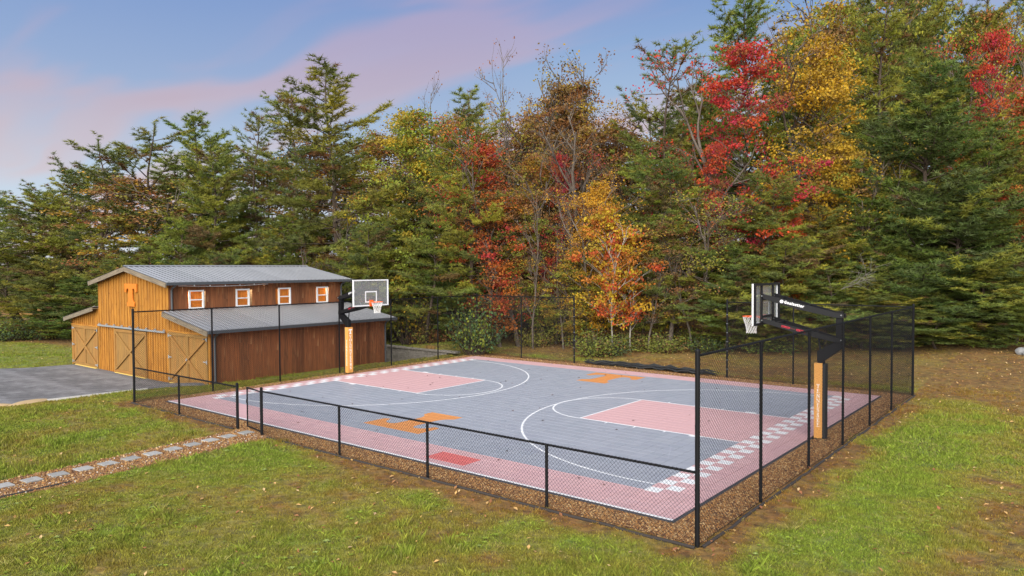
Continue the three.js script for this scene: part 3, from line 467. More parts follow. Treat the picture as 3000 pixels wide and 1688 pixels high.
// a run of fence along +x of its own axes; posts: [position, radius, height]; panels between lines
function fenceRun(label, origin, turn, posts, spans, h, opt = {}) {
  const f = thing('chain_link_fence', label, 'fence', origin, turn);
  for (const [x, rad, ph] of posts) { const p = part(f, 'post', cyl(rad, rad, ph + 0.2, 14), M.vinyl, [x, ph / 2 - 0.1, 0]); part(p, 'post_cap', rad > 0.034 ? new THREE.SphereGeometry(rad * 1.1, 12, 6, 0, Math.PI * 2, 0, Math.PI / 2) : cyl(rad * 1.12, rad * 0.9, 0.04, 12), M.vinyl, [0, ph / 2 + 0.1, 0]); if (opt.bands && rad > 0.034) for (const y of [0.3, 0.6, 0.9].filter((v) => v < h)) part(p, 'tension_band', cyl(rad * 1.1, rad * 1.1, 0.025, 12), M.vinyl, [0, y - ph / 2 + 0.1, 0]); }
  for (const [a, b] of spans) {
    const l = b - a; part(f, 'top_rail', cyl(0.021, 0.021, l, 10), M.vinyl, [(a + b) / 2, h, 0.0], [0, 0, Math.PI / 2]);
    part(f, 'tension_wire', cyl(0.003, 0.003, l, 5), M.vinyl, [(a + b) / 2, 0.05, 0.028], [0, 0, Math.PI / 2]);
    const m = part(f, 'wire_mesh', chainPanel(l, h), wireMat, [a, 0.04, 0.03]); m.userData.kind = 'stuff';
  }
  return f;
}
const TALL = 3.0, LOW = 1.17, LP = 0.03, TP = 0.0385;
const tall = (xs, ends) => xs.map((x, i) => [x, ends.includes(i) ? TP : LP, ends.includes(i) ? TALL + 0.07 : TALL - 0.02]);
const spansOf = (xs) => xs.slice(1).map((x, i) => [xs[i], x]);
{
  // right side, from the near corner away; local x runs towards -z
  const xr = [0, 2.73, 5.6, 8.28, 10.98, 13.66, 16.91]; fenceRun('tall black chain-link fence behind the nearer hoop', [FX1, 0, FZ0], Math.PI / 2, tall(xr, [0, 6]), spansOf(xr), TALL, { bands: true });
  // left side beside the barn, from the near corner away
  const xl = [0, 2.72, 5.46, 8.3, 11.15, 14.1, 16.91]; fenceRun('tall black chain-link fence between the court and the barn', [FX0, 0, FZ0], Math.PI / 2, tall(xl, [0, 6]), spansOf(xl), TALL);
  // far side, two stretches with an open gap between them
  fenceRun('tall black chain-link stretch at the back near the barn', [FX0, 0, FZ1], 0, tall([2.9, 6.0], [1]), [[0, 2.9], [2.9, 6.0]], TALL);
  fenceRun('tall black chain-link stretch at the back right of the gap', [13.28 + FX0, 0, FZ1], 0, tall([0, 2.56], [0]), [[0, 2.56], [2.56, FX1 - 13.28 - FX0]], TALL);
  // low fence along the near side
  fenceRun('waist-high black chain-link fence left of the gate', [FX0, 0, FZ0], 0, [[3.06, LP, LOW - 0.02], [6.37, TP, LOW + 0.07]], [[0, 3.06], [3.06, 6.37]], LOW);
  fenceRun('waist-high black chain-link fence right of the gate', [6.86, 0, FZ0], 0, [[0, TP, LOW + 0.07], [3.28, LP, LOW - 0.02], [6.23, LP, LOW - 0.02], [9.32, LP, LOW - 0.02]], [[0, 3.28], [3.28, 6.23], [6.23, 9.32], [9.32, 12.24]], LOW);
  // gate, standing a little ajar
  const g = thing('gate', 'narrow chain-link gate standing ajar at the end of the path', 'gate', [6.8, 0.07, FZ0 - 0.02], Math.PI - 0.17), w = 0.95, h = 1.1;
  for (const x of [0.02, w]) part(g, 'stile', cyl(0.02, 0.02, h, 10), M.vinyl, [x, h / 2, 0]);
  for (const y of [0.02, h - 0.02]) part(g, 'gate_rail', cyl(0.019, 0.019, w, 10), M.vinyl, [w / 2 + 0.01, y, 0], [0, 0, Math.PI / 2]);
  part(g, 'wire_mesh', chainPanel(w, h - 0.04), wireMat, [0.01, 0.02, -0.012]).userData.kind = 'stuff';
  for (const y of [0.2, 0.86]) part(g, 'hinge', box(0.08, 0.035, 0.05), M.vinyl, [-0.03, y, 0]); part(g, 'latch', box(0.06, 0.09, 0.03), M.vinyl, [w + 0.02, 0.7, 0]);
  // black landscape edging at the foot of the fence
  const em = std({ color: new THREE.Color().setRGB(0.035, 0.028, 0.024), roughness: 0.9 }), edgeStrip = (pts, label) => { const b = new GB(); b.tube(pts, pts.map(() => 0.03), 6); solo('landscape_edging', b.geo(true), em, label, 'edging'); };
  const r = rng(3), run = (x0, z0, x1, z1) => { const n = Math.round(Math.hypot(x1 - x0, z1 - z0) / 0.4), o = []; for (let k = 0; k <= n; k++) { const t = k / n; o.push([lerp(x0, x1, t) + 0.03 * (r() - 0.5), 0.012 + 0.015 * (r() - 0.5), lerp(z0, z1, t) + 0.03 * (r() - 0.5)]); } return o; };
  edgeStrip(run(7.2, FZ0 + 0.07, FX1, FZ0 + 0.1), 'dark edging strip in the soil under the low fence'); edgeStrip(run(FX1 + 0.09, FZ0, FX1 + 0.07, FZ1), 'dark edging strip in the soil under the right fence'); edgeStrip(run(FX0, FZ0 + 0.08, 5.6, FZ0 + 0.08), 'dark edging strip in the soil left of the gate');
  edgeStrip([0, 1, 2, 3, 4, 5, 6, 7, 8].map((k) => { const z = 5.6 + k * 0.6, x = pathX(z) + 0.8; return [x, height(x, z) + 0.02, z]; }), 'thin dark edging strip beside the lower end of the path');
  // rolled netting lying in the gap, cable slung over it
  const nb = new GB(), pts = [], rad = []; for (let k = 0; k <= 26; k++) { const t = k / 26; pts.push([lerp(5.75, 12.0, t), 0.09 + 0.03 * Math.sin(k * 1.9), -16.35 + 0.08 * Math.sin(k * 0.7) - 0.1 * Math.sin(t * 3.1)]); rad.push((0.09 + 0.03 * Math.sin(k * 2.3)) * Math.min(1, 0.3 + 4 * t, 0.3 + 5 * (1 - t))); }
  nb.tube(pts, rad, 9); for (let s = 0; s < 5; s++) nb.tube(pts.map((p, k) => [p[0] + 0.1, p[1] + 0.04 + 0.07 * Math.sin(k * 0.05 + s * 1.26 + 0.3 * Math.sin(k * 1.7 + s)), p[2] + 0.1 + 0.17 * Math.cos(k * 0.06 + s * 1.26)]), rad.map((q, k) => q * (0.36 + 0.12 * Math.sin(k * 2.1 + s * 3))), 6);
  solo('rolled_netting', nb.geo(true), std({ color: new THREE.Color().setRGB(0.016, 0.017, 0.018), roughness: 0.8 }), 'bundle of rolled black netting lying in the gap of the back fence', 'netting');
  const cb = []; for (let k = 0; k <= 20; k++) { const t = k / 20; cb.push([lerp(5.3, 12.58, t), 2.98 - 0.95 * (1 - (2 * t - 1) ** 2), FZ1]); } solo('slack_cable', tubeGeo(cb, 0.008, 5), M.vinyl, 'slack black cable hanging across the gap in the back fence', 'cable');
  const cord = []; for (let k = 0; k <= 14; k++) { const t = k / 14; cord.push([5.95 + 0.35 * t * t, 2.0 * (1 - t) + 0.06, FZ1 - 0.06 + 0.12 * Math.sin(t * 4)]); } solo('hanging_cord', tubeGeo(cord, 0.009, 5), M.vinyl, 'dark cord dangling to the ground beside the gap post', 'cord');
  for (const [x, l] of [[5.3, 'left'], [12.58, 'right']]) { const t = thing('wire_ties', `pale wire ties up the ${l} post of the back gap`, 'ties', [x, 0, FZ1]); for (let k = 0; k < 7; k++) part(t, 'tie', cyl(0.041, 0.041, 0.009, 10), M.galv, [0, 0.35 + k * 0.36, 0]); }
}
// ---------------------------------------------------------------- basketball hoops
function printTex(w, h, draw) { const c = document.createElement('canvas'); c.width = w; c.height = h; draw(c.getContext('2d'), w, h); const t = new THREE.CanvasTexture(c); t.colorSpace = THREE.SRGBColorSpace; return t; }
const ORANGE_CSS = '#dc9d50';
const padFront = printTex(128, 1024, (g, w, h) => { g.fillStyle = ORANGE_CSS; g.fillRect(0, 0, w, h); g.fillStyle = '#f4f1ea'; g.beginPath(); letterT(86, 110).getPoints(8).forEach((p, i) => { const x = 64 + p.x, y = 150 - p.y; i ? g.lineTo(x, y) : g.moveTo(x, y); }); g.fill(); g.textAlign = 'center'; g.font = 'bold 86px serif'; 'VOLUNTEERS'.split('').forEach((c, i) => g.fillText(c, 66, 236 + i * 79)); g.font = 'bold 16px sans-serif'; g.fillText('·····', 100, 1004); });
const padSide = printTex(128, 1024, (g, w, h) => { g.fillStyle = ORANGE_CSS; g.fillRect(0, 0, w, h); g.fillStyle = '#f4f1ea'; g.textAlign = 'center'; g.font = 'bold 74px serif'; 'TENNESSEE'.split('').forEach((c, i) => g.fillText(c, 64, 340 + i * 66)); });
const logoTex = printTex(512, 96, (g) => { g.clearRect(0, 0, 512, 96); g.fillStyle = '#f2f2f2'; g.beginPath(); g.arc(46, 48, 36, 0, 7); g.fill(); g.strokeStyle = '#555'; g.lineWidth = 4; for (const a of [-1, 0, 1]) { g.beginPath(); g.arc(46 + a * 46, 48, a ? 40 : 0.1, 0, 7); g.stroke(); } g.beginPath(); g.moveTo(10, 48); g.lineTo(82, 48); g.moveTo(46, 12); g.lineTo(46, 84); g.stroke(); g.clearRect(90, 0, 30, 96); g.clearRect(0, 0, 9, 96); g.font = 'bold 84px sans-serif'; g.fillText('Goalsetter', 98, 74, 404); });
const warnTex = printTex(512, 64, (g) => { g.clearRect(0, 0, 512, 64); const r = rng(12); g.fillStyle = '#c01d33'; for (const [x0, x1] of [[4, 164], [320, 506]]) for (let x = x0; x < x1; x += 26) { g.fillRect(x, 10, 20, 10 + 8 * r()); g.fillRect(x + 2, 28, 18, 8); g.fillRect(x, 42, 20, 10); } g.fillStyle = '#7a3a3c'; g.fillRect(180, 20, 120, 4); g.fillRect(180, 34, 120, 4); });
const decal = (t) => std({ map: t, transparent: true, alphaTest: 0.5, roughness: 0.5, side: THREE.DoubleSide });
const logoMat = decal(logoTex), warnMat = decal(warnTex);
const boardGlass = new THREE.MeshPhysicalMaterial({ color: new THREE.Color().setRGB(0.86, 0.88, 0.88), transmission: 0.88, thickness: 0, roughness: 0.12, ior: 1.5 });
// faces +x; origin at the foot of the pole
function makeHoop(label, pos, turn, reach) {
  const h = thing('basketball_hoop', label, 'basketball hoop', pos, turn, 'hoops at the two ends of the court');
  part(h, 'base_plate', box(0.4, 0.02, 0.4), M.black, [0, 0.01, 0]);
  part(h, 'pole', box(0.15, 2.25, 0.15), M.black, [0, 1.125, 0]);
  const pm = std({ color: new THREE.Color().setRGB(0.02, 0.02, 0.02), roughness: 0.7 }), om = std({ color: new THREE.Color(ORANGE_CSS), roughness: 0.55 });
  const side = std({ map: padSide, roughness: 0.5 }), front = std({ map: padFront, roughness: 0.5 });
  part(h, 'pole_pad', new THREE.BoxGeometry(0.2, 1.9, 0.25), [front, pm, om, om, side, side], [0.035, 0.99, 0]);
  part(h, 'pole_pad_back', box(0.06, 1.88, 0.24), pm, [-0.098, 0.98, 0]);
  // bent head of the pole: leans back, then up
  part(h, 'mast', prism([[0.075, 2.0], [0.075, 2.24], [-0.37, 2.5], [-0.37, 3.26], [-0.5, 3.26], [-0.5, 2.34], [-0.075, 2.0]], 0.15, 0.006), M.black, [0, 0, -0.075]);
  const bx = reach, arms = [['upper_arm', 3.17, 3.62, 0.115], ['lower_arm', 2.55, 2.99, 0.1]];
  for (const [nm, y0, y1, t] of arms) for (const s of [-1, 1]) {
    // side plates that spread from the mast to the board
    const xa = -0.5, xb = bx - 0.09, za = s * 0.09, zb = s * 0.42, run = Math.hypot(xb - xa, zb - za), an = Math.atan2(-(zb - za), xb - xa);
    const m = part(h, nm, prism([[-0.05, y0 - t * 0.55], [0.1, y0 - t * 0.62], [run * 0.55, (y0 + y1) / 2 - t * 0.85], [run, y1 - t * 0.6], [run, y1 + t * 0.45], [0.1, y0 + t * 0.5], [-0.05, y0 + t * 0.3]], 0.035, 0.003), M.black, [xa, 0, za - 0.0175 * 1], [0, an, 0]);
    const sl = Math.atan2(y1 - y0, run);
    if (nm === 'upper_arm') { for (const f of [1]) { const d = part(m, 'lettering', new THREE.PlaneGeometry(0.62, 0.115), logoMat, [run * 0.62, lerp(y0, y1, 0.62) - 0.02, s > 0 ? 0.041 : -0.006], [0, 0, 0]); if (s > 0) d.rotation.set(0, 0, sl); else { d.rotation.set(0, Math.PI, 0); d.rotateZ(-sl); } } }
    else { const d = part(m, 'warning_label', new THREE.PlaneGeometry(0.6, 0.075), warnMat, [run * 0.6, lerp(y0, y1, 0.6) - 0.025, s > 0 ? 0.041 : -0.006]); if (s > 0) d.rotation.set(0, 0, sl); else { d.rotation.set(0, Math.PI, 0); d.rotateZ(-sl); } }
    for (const [x, z, y] of [[xa, za + s * 0.03, y0], [xb + 0.02, zb + s * 0.03, y1]]) part(h, 'bolt', cyl(0.016, 0.016, 0.05, 8), M.steel, [x, y, z], [Math.PI / 2, 0, 0]);
  }
  for (const [nm, y0, y1] of arms) { const t = 0.62; part(h, 'spreader', box(0.05, 0.06, 0.72), M.black, [lerp(-0.5, bx - 0.09, 0.84), lerp(y0, y1, 0.84), 0]); part(h, 'spreader', box(0.05, 0.05, 0.42), M.black, [lerp(-0.5, bx - 0.09, 0.45), lerp(y0, y1, 0.45), 0]); }
  part(h, 'lift_strut', tubeGeo([[0.02, 2.24, 0], [0.1, 2.8, 0]], 0.022, 8), M.black);
  // board with glass, frame, steel back frame and painted lines
  const bd = new THREE.Group(); bd.name = 'backboard'; bd.position.set(bx, 3.41, 0); h.add(bd); const bw = 1.83, bh = 1.07;
  part(bd, 'glass_panel', box(0.012, bh - 0.04, bw - 0.04), boardGlass, [0, 0, 0]);
  for (const s of [-1, 1]) {
    part(bd, 'frame', box(0.045, 0.05, bw), M.white, [0.002, s * (bh / 2 - 0.025), 0]); part(bd, 'frame', box(0.044, bh - 0.1, 0.05), M.white, [0.002, 0, s * (bw / 2 - 0.025)]);
    part(bd, 'back_frame', box(0.05, 0.06, bw + 0.01), M.black, [-0.047, s * (bh / 2 - 0.022), 0]); part(bd, 'back_frame', box(0.049, bh - 0.1, 0.06), M.black, [-0.047, 0, s * (bw / 2 - 0.025)]);
    part(bd, 'upright', box(0.05, bh - 0.1, 0.045), M.black, [-0.047, 0, s * 0.42]);
    part(bd, 'target_line', box(0.006, 0.05, 0.61), M.white, [0.0095, -0.16 + s * 0.205, 0]); part(bd, 'target_line', box(0.006, 0.36, 0.05), M.white, [0.0095, -0.16, s * 0.28]);
  }
  part(bd, 'cross_bar', box(0.045, 0.05, 0.79), M.black, [-0.05, 0.12, 0]); part(bd, 'cross_bar', box(0.045, 0.06, 0.79), M.black, [-0.05, -0.33, 0]);
  // rim with bracket and net
  const ry = 3.05, rr = 0.229, rc = bx + 0.15 + rr;
  part(h, 'rim', new THREE.TorusGeometry(rr, 0.011, 8, 32), M.rim, [rc, ry, 0], [Math.PI / 2, 0, 0]);
  part(h, 'rim_bracket', prism([[0, -0.16], [0.02, -0.16], [0.03, -0.05], [0.17, -0.02], [0.17, 0.0], [0.0, 0.03]], 0.18, 0.002), M.rim, [bx + 0.02, ry, -0.09]);
  part(h, 'rim_plate', box(0.02, 0.26, 0.2), M.rim, [bx + 0.02, ry - 0.06, 0]);
  const nb = new GB(), N = 12, rows = [[0, rr - 0.006], [0.13, 0.19], [0.22, 0.155], [0.3, 0.135], [0.38, 0.125], [0.45, 0.13]];
  for (const s of [1, -1]) for (let k = 0; k < N; k++) { const pts = rows.map(([d, q], i) => { const a = (k + s * i * 0.5) / N * Math.PI * 2; return [rc + q * Math.cos(a), ry - d, q * Math.sin(a)]; }); nb.tube(pts, pts.map(() => 0.006), 4); }
  part(h, 'net', nb.geo(), M.net);
  return h;
}
makeHoop('far basketball hoop in front of the barn, facing the camera', [-0.46, 0, -7.82], 0, 1.48);
makeHoop('near basketball hoop on the right, seen from behind', [18.5, 0, -7.82], Math.PI, 1.42);
// ---------------------------------------------------------------- trees
const leafMat = (o = {}) => new THREE.MeshPhysicalMaterial({ vertexColors: true, side: THREE.DoubleSide, roughness: 0.85, transmission: 0.4, thickness: 0, specularIntensity: 0.35, ...o });
const barkTex = dataTex(128, 256, (u, v) => { const n = tnoise(u * 16, v * 8, 16) * 0.6 + tnoise(u * 32, v * 32, 32) * 0.4; return mix3([0.045, 0.034, 0.026], [0.20, 0.16, 0.125], n); });
barkTex.repeat.set(1, 0.8);
const barkDark = std({ map: barkTex, color: new THREE.Color().setRGB(0.62, 0.55, 0.5), roughness: 0.95 }), barkGrey = std({ map: barkTex, color: new THREE.Color().setRGB(1, 1, 1), roughness: 0.95 }), barkPale = std({ color: new THREE.Color().setRGB(0.36, 0.33, 0.28), roughness: 0.9 });
const foliage = leafMat();
const jit = (r, c, k) => { const s = 1 - k + 2 * k * r(); return [c[0] * s * (0.93 + 0.14 * r()), c[1] * s, c[2] * s * (0.8 + 0.4 * r())]; };
const pickC = (r, cols) => { let t = r() * cols.reduce((a, c) => a + c[0], 0); for (const c of cols) { t -= c[0]; if (t <= 0) return c[1]; } return cols[0][1]; };
// true height and reach of a finished plant
function fit(wood, leaves) { const p = (leaves ?? wood).attributes.position, q = []; let top = 0; for (let i = 0; i < p.count; i += 3) { q.push(Math.hypot(p.getX(i), p.getZ(i))); top = Math.max(top, p.getY(i)); } q.sort((a, b) => a - b); return { H: top, R: q[Math.floor(q.length * 0.9)], wood, leaves }; }
// needle spray: slim blades fanning from a point
function spray(b, r, x, y, z, ox, oy, oz, col, len, n = 11, wd = 0.017) {
  for (let k = 0; k < n; k++) {
    let dx = ox + (r() - 0.5) * 1.9, dy = oy + (r() - 0.5) * 1.5, dz = oz + (r() - 0.5) * 1.9; const d = Math.hypot(dx, dy, dz) + 1e-6, l = len * (0.6 + 0.7 * r()) / d; dx *= l; dy *= l; dz *= l;
    const q = V(dx, dy, dz).cross(V(r() - 0.5, r() - 0.5, r() - 0.5)).normalize().multiplyScalar(wd * (0.7 + 0.6 * r())), c = jit(r, col, 0.12);
    b.tri(b.v(x - q.x, y - q.y, z - q.z, c), b.v(x + q.x, y + q.y, z + q.z, c), b.v(x + dx, y + dy, z + dz, c));
  }
}
function pine(seed, o) {
  const r = rng(seed), w = new GB(), f = new GB(), { H, R, base, cols, step = 0.42, per = 5, len = 0.22, lean = 0.7, top = 0.5, gaps = 0.12, wd = 0.017, n = 11, pitch = 0.072, tw = 0.18, tip = 0.14 } = o;
  const bend = [(r() - 0.5) * lean, (r() - 0.5) * lean], tx = (y) => bend[0] * Math.sin(y / H * 2.6) + 0.12 * Math.sin(y * 0.9 + seed), tz = (y) => bend[1] * Math.sin(y / H * 2.2) + 0.1 * Math.cos(y * 0.8 + seed);
  const tp = [], tr = []; for (let k = 0; k <= 14; k++) { const y = -0.3 + (H + 0.2) * k / 14; tp.push([tx(y), y, tz(y)]); tr.push(lerp(0.0115 * H, 0.015, Math.pow(k / 14, 0.85))); } w.tube(tp, tr, 7);
  for (let k = 0; k < 9 && o.snags; k++) { const yy = lerp(base * 0.3, base * 1.3, r()), a = r() * 6.28, l = 0.6 + 1.6 * r(), P = [[tx(yy), yy, tz(yy)], [tx(yy) + 0.5 * l * Math.cos(a), yy + 0.05 * l, tz(yy) + 0.5 * l * Math.sin(a)], [tx(yy) + l * Math.cos(a + 0.2), yy + (r() - 0.6) * 0.4 * l, tz(yy) + l * Math.sin(a + 0.2)]]; w.tube(P, [0.03, 0.018, 0.006], 3); }
  let y = base, lobe = r() * 6;
  while (y < H - 0.12) {
    const t = (y - base) / (H - base), wob = 0.66 + 0.6 * fbm(y * 0.8 + lobe, seed * 0.37, 2), prof = (t < 0.18 ? lerp(0.62, 1, t / 0.18) : Math.pow(1 - (t - 0.18) / 0.82, top) * (1 - tip) + tip) * wob;
    const a0 = r() * 6.28, drop = (r() - 0.5) * 0.25, m = Math.max(3, Math.round(per * (0.7 + 0.6 * r())));
    for (let k = 0; k < m; k++) {
      if (r() < gaps) continue;
      const a = a0 + k / m * 6.28 + (r() - 0.5) * 0.7, l = Math.max(0.3, R * prof * (0.42 + 0.72 * r())), el = lerp(o.droop ?? -0.05, 0.9, Math.pow(t, 1.5)) + drop + (r() - 0.5) * 0.5, yy = y + (r() - 0.5) * step * 0.8, ca = Math.cos(a), sa = Math.sin(a), P = [];
      for (let s = 0; s <= 4; s++) { const q = s / 4, hx = l * q * Math.cos(el); P.push([tx(yy) + ca * hx + 0.06 * (r() - 0.5) * l, yy + l * q * Math.sin(el) + (o.curl ?? 0.12) * l * q * q, tz(yy) + sa * hx + 0.06 * (r() - 0.5) * l]); }
      const rb = Math.max(0.012, 0.011 * l + 0.006); w.tube(P, [rb, rb * 0.8, rb * 0.55, rb * 0.35, 0.004], 4);
      const tint = pickC(r, cols); let sd = 1;
      // side twigs, each a brush of needles
      for (let q = (o.inner ?? 0.2) + 0.1 * r(); q <= 1.001; q += tw / l * (0.7 + 0.6 * r())) {
        const s = Math.min(3, Math.floor(q * 4)), e = q * 4 - s, A = P[s], B = P[s + 1], p0 = [lerp(A[0], B[0], e), lerp(A[1], B[1], e), lerp(A[2], B[2], e)]; sd = -sd;
        const tl = 0.16 + 0.42 * l * (1.06 - q) * (0.5 + 0.7 * r()), ta = 0.75 + 0.5 * (r() - 0.5), c1 = ca * Math.cos(ta) - sd * sa * Math.sin(ta), s1 = sa * Math.cos(ta) + sd * ca * Math.sin(ta), up = -0.3 + 0.95 * r() + 0.2 * t, p1 = [p0[0] + c1 * tl, p0[1] + up * tl, p0[2] + s1 * tl];
        w.tube([p0, p1], [0.007, 0.003], 3); const brown = r() < (o.brown ?? 0.05), tc = brown ? [0.2, 0.11, 0.04] : jit(r, tint, 0.16);
        for (let v = 0.25 * r(); v <= 1.02; v += pitch / tl * (0.7 + 0.6 * r())) spray(f, r, lerp(p0[0], p1[0], v) + (r() - 0.5) * 0.06, lerp(p0[1], p1[1], v) + (r() - 0.5) * 0.06, lerp(p0[2], p1[2], v) + (r() - 0.5) * 0.06, c1 * 0.5, 0.4, s1 * 0.5, tc, len, n, wd);
      }
    }
    y += step * (0.65 + 0.7 * r());
  }
  for (let k = 0; k < 12; k++) spray(f, r, tx(H), H - 0.08 * k, tz(H), 0, 0.8, 0, cols[0][1], len, n, wd);
  return fit(w.geo(true), f.geo());
}
function leafQuad(f, r, x, y, z, s, c) {
  const n = V(r() - 0.5, r() - 0.2, r() - 0.5).normalize(), a = V(r() - 0.5, r() - 0.5, r() - 0.5).cross(n).normalize(), q = V().crossVectors(n, a);
  const p = (u, v) => f.v(x + (a.x * u + q.x * v) * s, y + (a.y * u + q.y * v) * s, z + (a.z * u + q.z * v) * s, c); f.quad(p(-0.5, 0), p(0, 0.36), p(0.55, 0), p(0, -0.36));
}
function broadleaf(seed, o) {
  const r = rng(seed), w = new GB(), f = new GB(), { H, R, base, cols, leaves = 16, size = 0.12, spread = 0.4, levels = 4, twig = 0.0, fill = 0 } = o;
  const crownH = H - base; let tips = 0;
  const limb = (p, d, l, rad, lev) => {
    const P = [p], N = 4; let dir = d.clone(), q = p; for (let k = 1; k <= N; k++) { dir.add(V((r() - 0.5) * 0.34, (r() - 0.35) * 0.22, (r() - 0.5) * 0.34)).normalize(); q = [q[0] + dir.x * l / N, q[1] + dir.y * l / N, q[2] + dir.z * l / N]; P.push(q); }
    w.tube(P, [rad, rad * 0.88, rad * 0.76, rad * 0.66, lev >= levels ? 0.004 : rad * 0.56], lev < 2 ? 7 : lev < 4 ? 4 : 3);
    if (lev >= levels) { tips++; const tint = pickC(r, cols), nl = Math.round(leaves * (0.6 + 0.8 * r())); if (r() < twig) return; for (let k = 0; k < nl; k++) { const s = 1 + Math.floor(r() * 4), A = P[Math.min(4, s)]; leafQuad(f, r, A[0] + (r() - 0.5) * 2 * spread, A[1] + (r() - 0.55) * 1.3 * spread, A[2] + (r() - 0.5) * 2 * spread, size * (0.7 + 0.6 * r()), jit(r, tint, 0.15)); } return; }
    const kids = lev === 0 ? (o.main ?? 7) : 2 + Math.floor(r() * 2.4);
    for (let k = 0; k < kids; k++) {
      const s = lev === 0 ? lerp(0.3, 1, k / (kids - 1 || 1)) * 4 : 1.6 + r() * 2.4, i = Math.min(3, Math.floor(s)), e = s - i, A = P[i], B = P[i + 1], c = [lerp(A[0], B[0], e), lerp(A[1], B[1], e), lerp(A[2], B[2], e)];
      const az = (lev === 0 ? k * 2.4 + r() : r() * 6.28), tilt = lev === 0 ? lerp(1.15, 0.35, k / kids) * (o.open ?? 1) + (r() - 0.5) * 0.3 : 0.35 + 0.65 * r();
      const u = dir.clone(), sx = V(0.3, 0.1, 1).cross(u).normalize(), sy = V().crossVectors(u, sx), nd = u.multiplyScalar(Math.cos(tilt)).addScaledVector(sx, Math.sin(tilt) * Math.cos(az)).addScaledVector(sy, Math.sin(tilt) * Math.sin(az)); nd.y += lev < 2 ? 0.18 : 0.05; nd.normalize();
      limb(c, nd, lev === 0 ? Math.min(R / Math.max(0.35, Math.sin(tilt)), crownH * 0.62) * (0.36 + 0.2 * r()) : l * (0.55 + 0.25 * r()), rad * (lev === 0 ? 0.5 : 0.58), lev + 1);
    }
  };
  limb([0, -0.3, 0], V((r() - 0.5) * (o.lean ?? 0.12), 1, (r() - 0.5) * (o.lean ?? 0.12)).normalize(), base + crownH * (o.stem ?? 0.62), o.girth ?? 0.011 * H, 0);
  // leafy sprays through the whole crown, each on a twig that runs back towards the stem
  const ph = r() * 9;
  for (let k = 0; k < fill; k++) {
    const v = Math.pow(r(), 0.9), a = r() * 6.28, env = Math.pow(Math.sin(Math.PI * clamp(0.12 + 0.83 * v)), 0.7) * (0.78 + 0.34 * Math.sin(a * 3 + v * 7 + ph)), q = Math.pow(r(), 0.55) * env * R, y = base * 0.85 + v * (H - base * 0.85), x = q * Math.cos(a), z = q * Math.sin(a), tint = pickC(r, cols);
    if (fbm(x * 0.55 + ph, z * 0.55 + y * 0.6, 2) < 0.36) continue;
    w.tube([[x * 0.15, y - q * 0.55, z * 0.15], [x * 0.6, y - q * 0.2, z * 0.6], [x, y, z]], [0.018, 0.011, 0.004], 3);
    const nl = 40 + Math.round(34 * r()), sx = 0.3 + 0.3 * r(); for (let l = 0; l < nl; l++) leafQuad(f, r, x + (r() + r() - 1) * sx * 1.3, y + (r() + r() - 1) * sx * 0.6, z + (r() + r() - 1) * sx * 1.3, size * (0.7 + 0.6 * r()), jit(r, tint, 0.15));
  }
  return fit(w.geo(true), f.p.length ? f.geo() : null);
}
function bush(seed, o) {
  const r = rng(seed), w = new GB(), f = new GB(), { H, R, cols, n = 60, leaves = 26, size = 0.11 } = o;
  for (let k = 0; k < n; k++) {
    const a = r() * 6.28, q = Math.sqrt(r()), top = H * (0.35 + 0.65 * r()) * (1 - 0.45 * q * q), x = R * q * Math.cos(a), z = R * q * Math.sin(a); w.tube([[x * 0.2, -0.1, z * 0.2], [x * 0.6, top * 0.5, z * 0.6], [x, top, z]], [0.02, 0.012, 0.004], 3);
    const tint = pickC(r, cols); for (let l = 0; l < leaves; l++) { const s = 0.25 + 0.75 * r(), d = 0.34; leafQuad(f, r, lerp(x * 0.3, x, s) + (r() - 0.5) * d * 2, top * s + (r() - 0.4) * d, lerp(z * 0.3, z, s) + (r() - 0.5) * d * 2, size * (0.7 + 0.6 * r()), jit(r, tint, 0.25)); }
  }
  return fit(w.geo(true), f.geo());
}
const PG = [0.22, 0.265, 0.05], PO = [0.305, 0.315, 0.05], PY = [0.39, 0.39, 0.05], PD = [0.17, 0.21, 0.05], PB = [0.25, 0.17, 0.065], CG = [0.14, 0.20, 0.036], CL = [0.21, 0.275, 0.042];
const pineCols = [[4, PG], [4, PO], [2, PY], [3, PD], [1, PB]], pineOlive = [[3, PO], [3, PY], [2, PG], [1, PB], [2, PD]], pineBrown = [[3, PO], [3, PB], [3, PG], [2, PD]], cedarCols = [[5, CG], [3, CL], [3, PD], [1, PY]];
const RED = [0.56, 0.055, 0.045], CRIM = [0.46, 0.04, 0.08], SCAR = [0.60, 0.10, 0.028], ORG = [0.62, 0.20, 0.03], RUST = [0.33, 0.135, 0.04], TAN = [0.36, 0.20, 0.07], YEL = [0.68, 0.42, 0.03], GOLD = [0.50, 0.32, 0.036], LIME = [0.30, 0.33, 0.04], SAGE = [0.10, 0.16, 0.06];
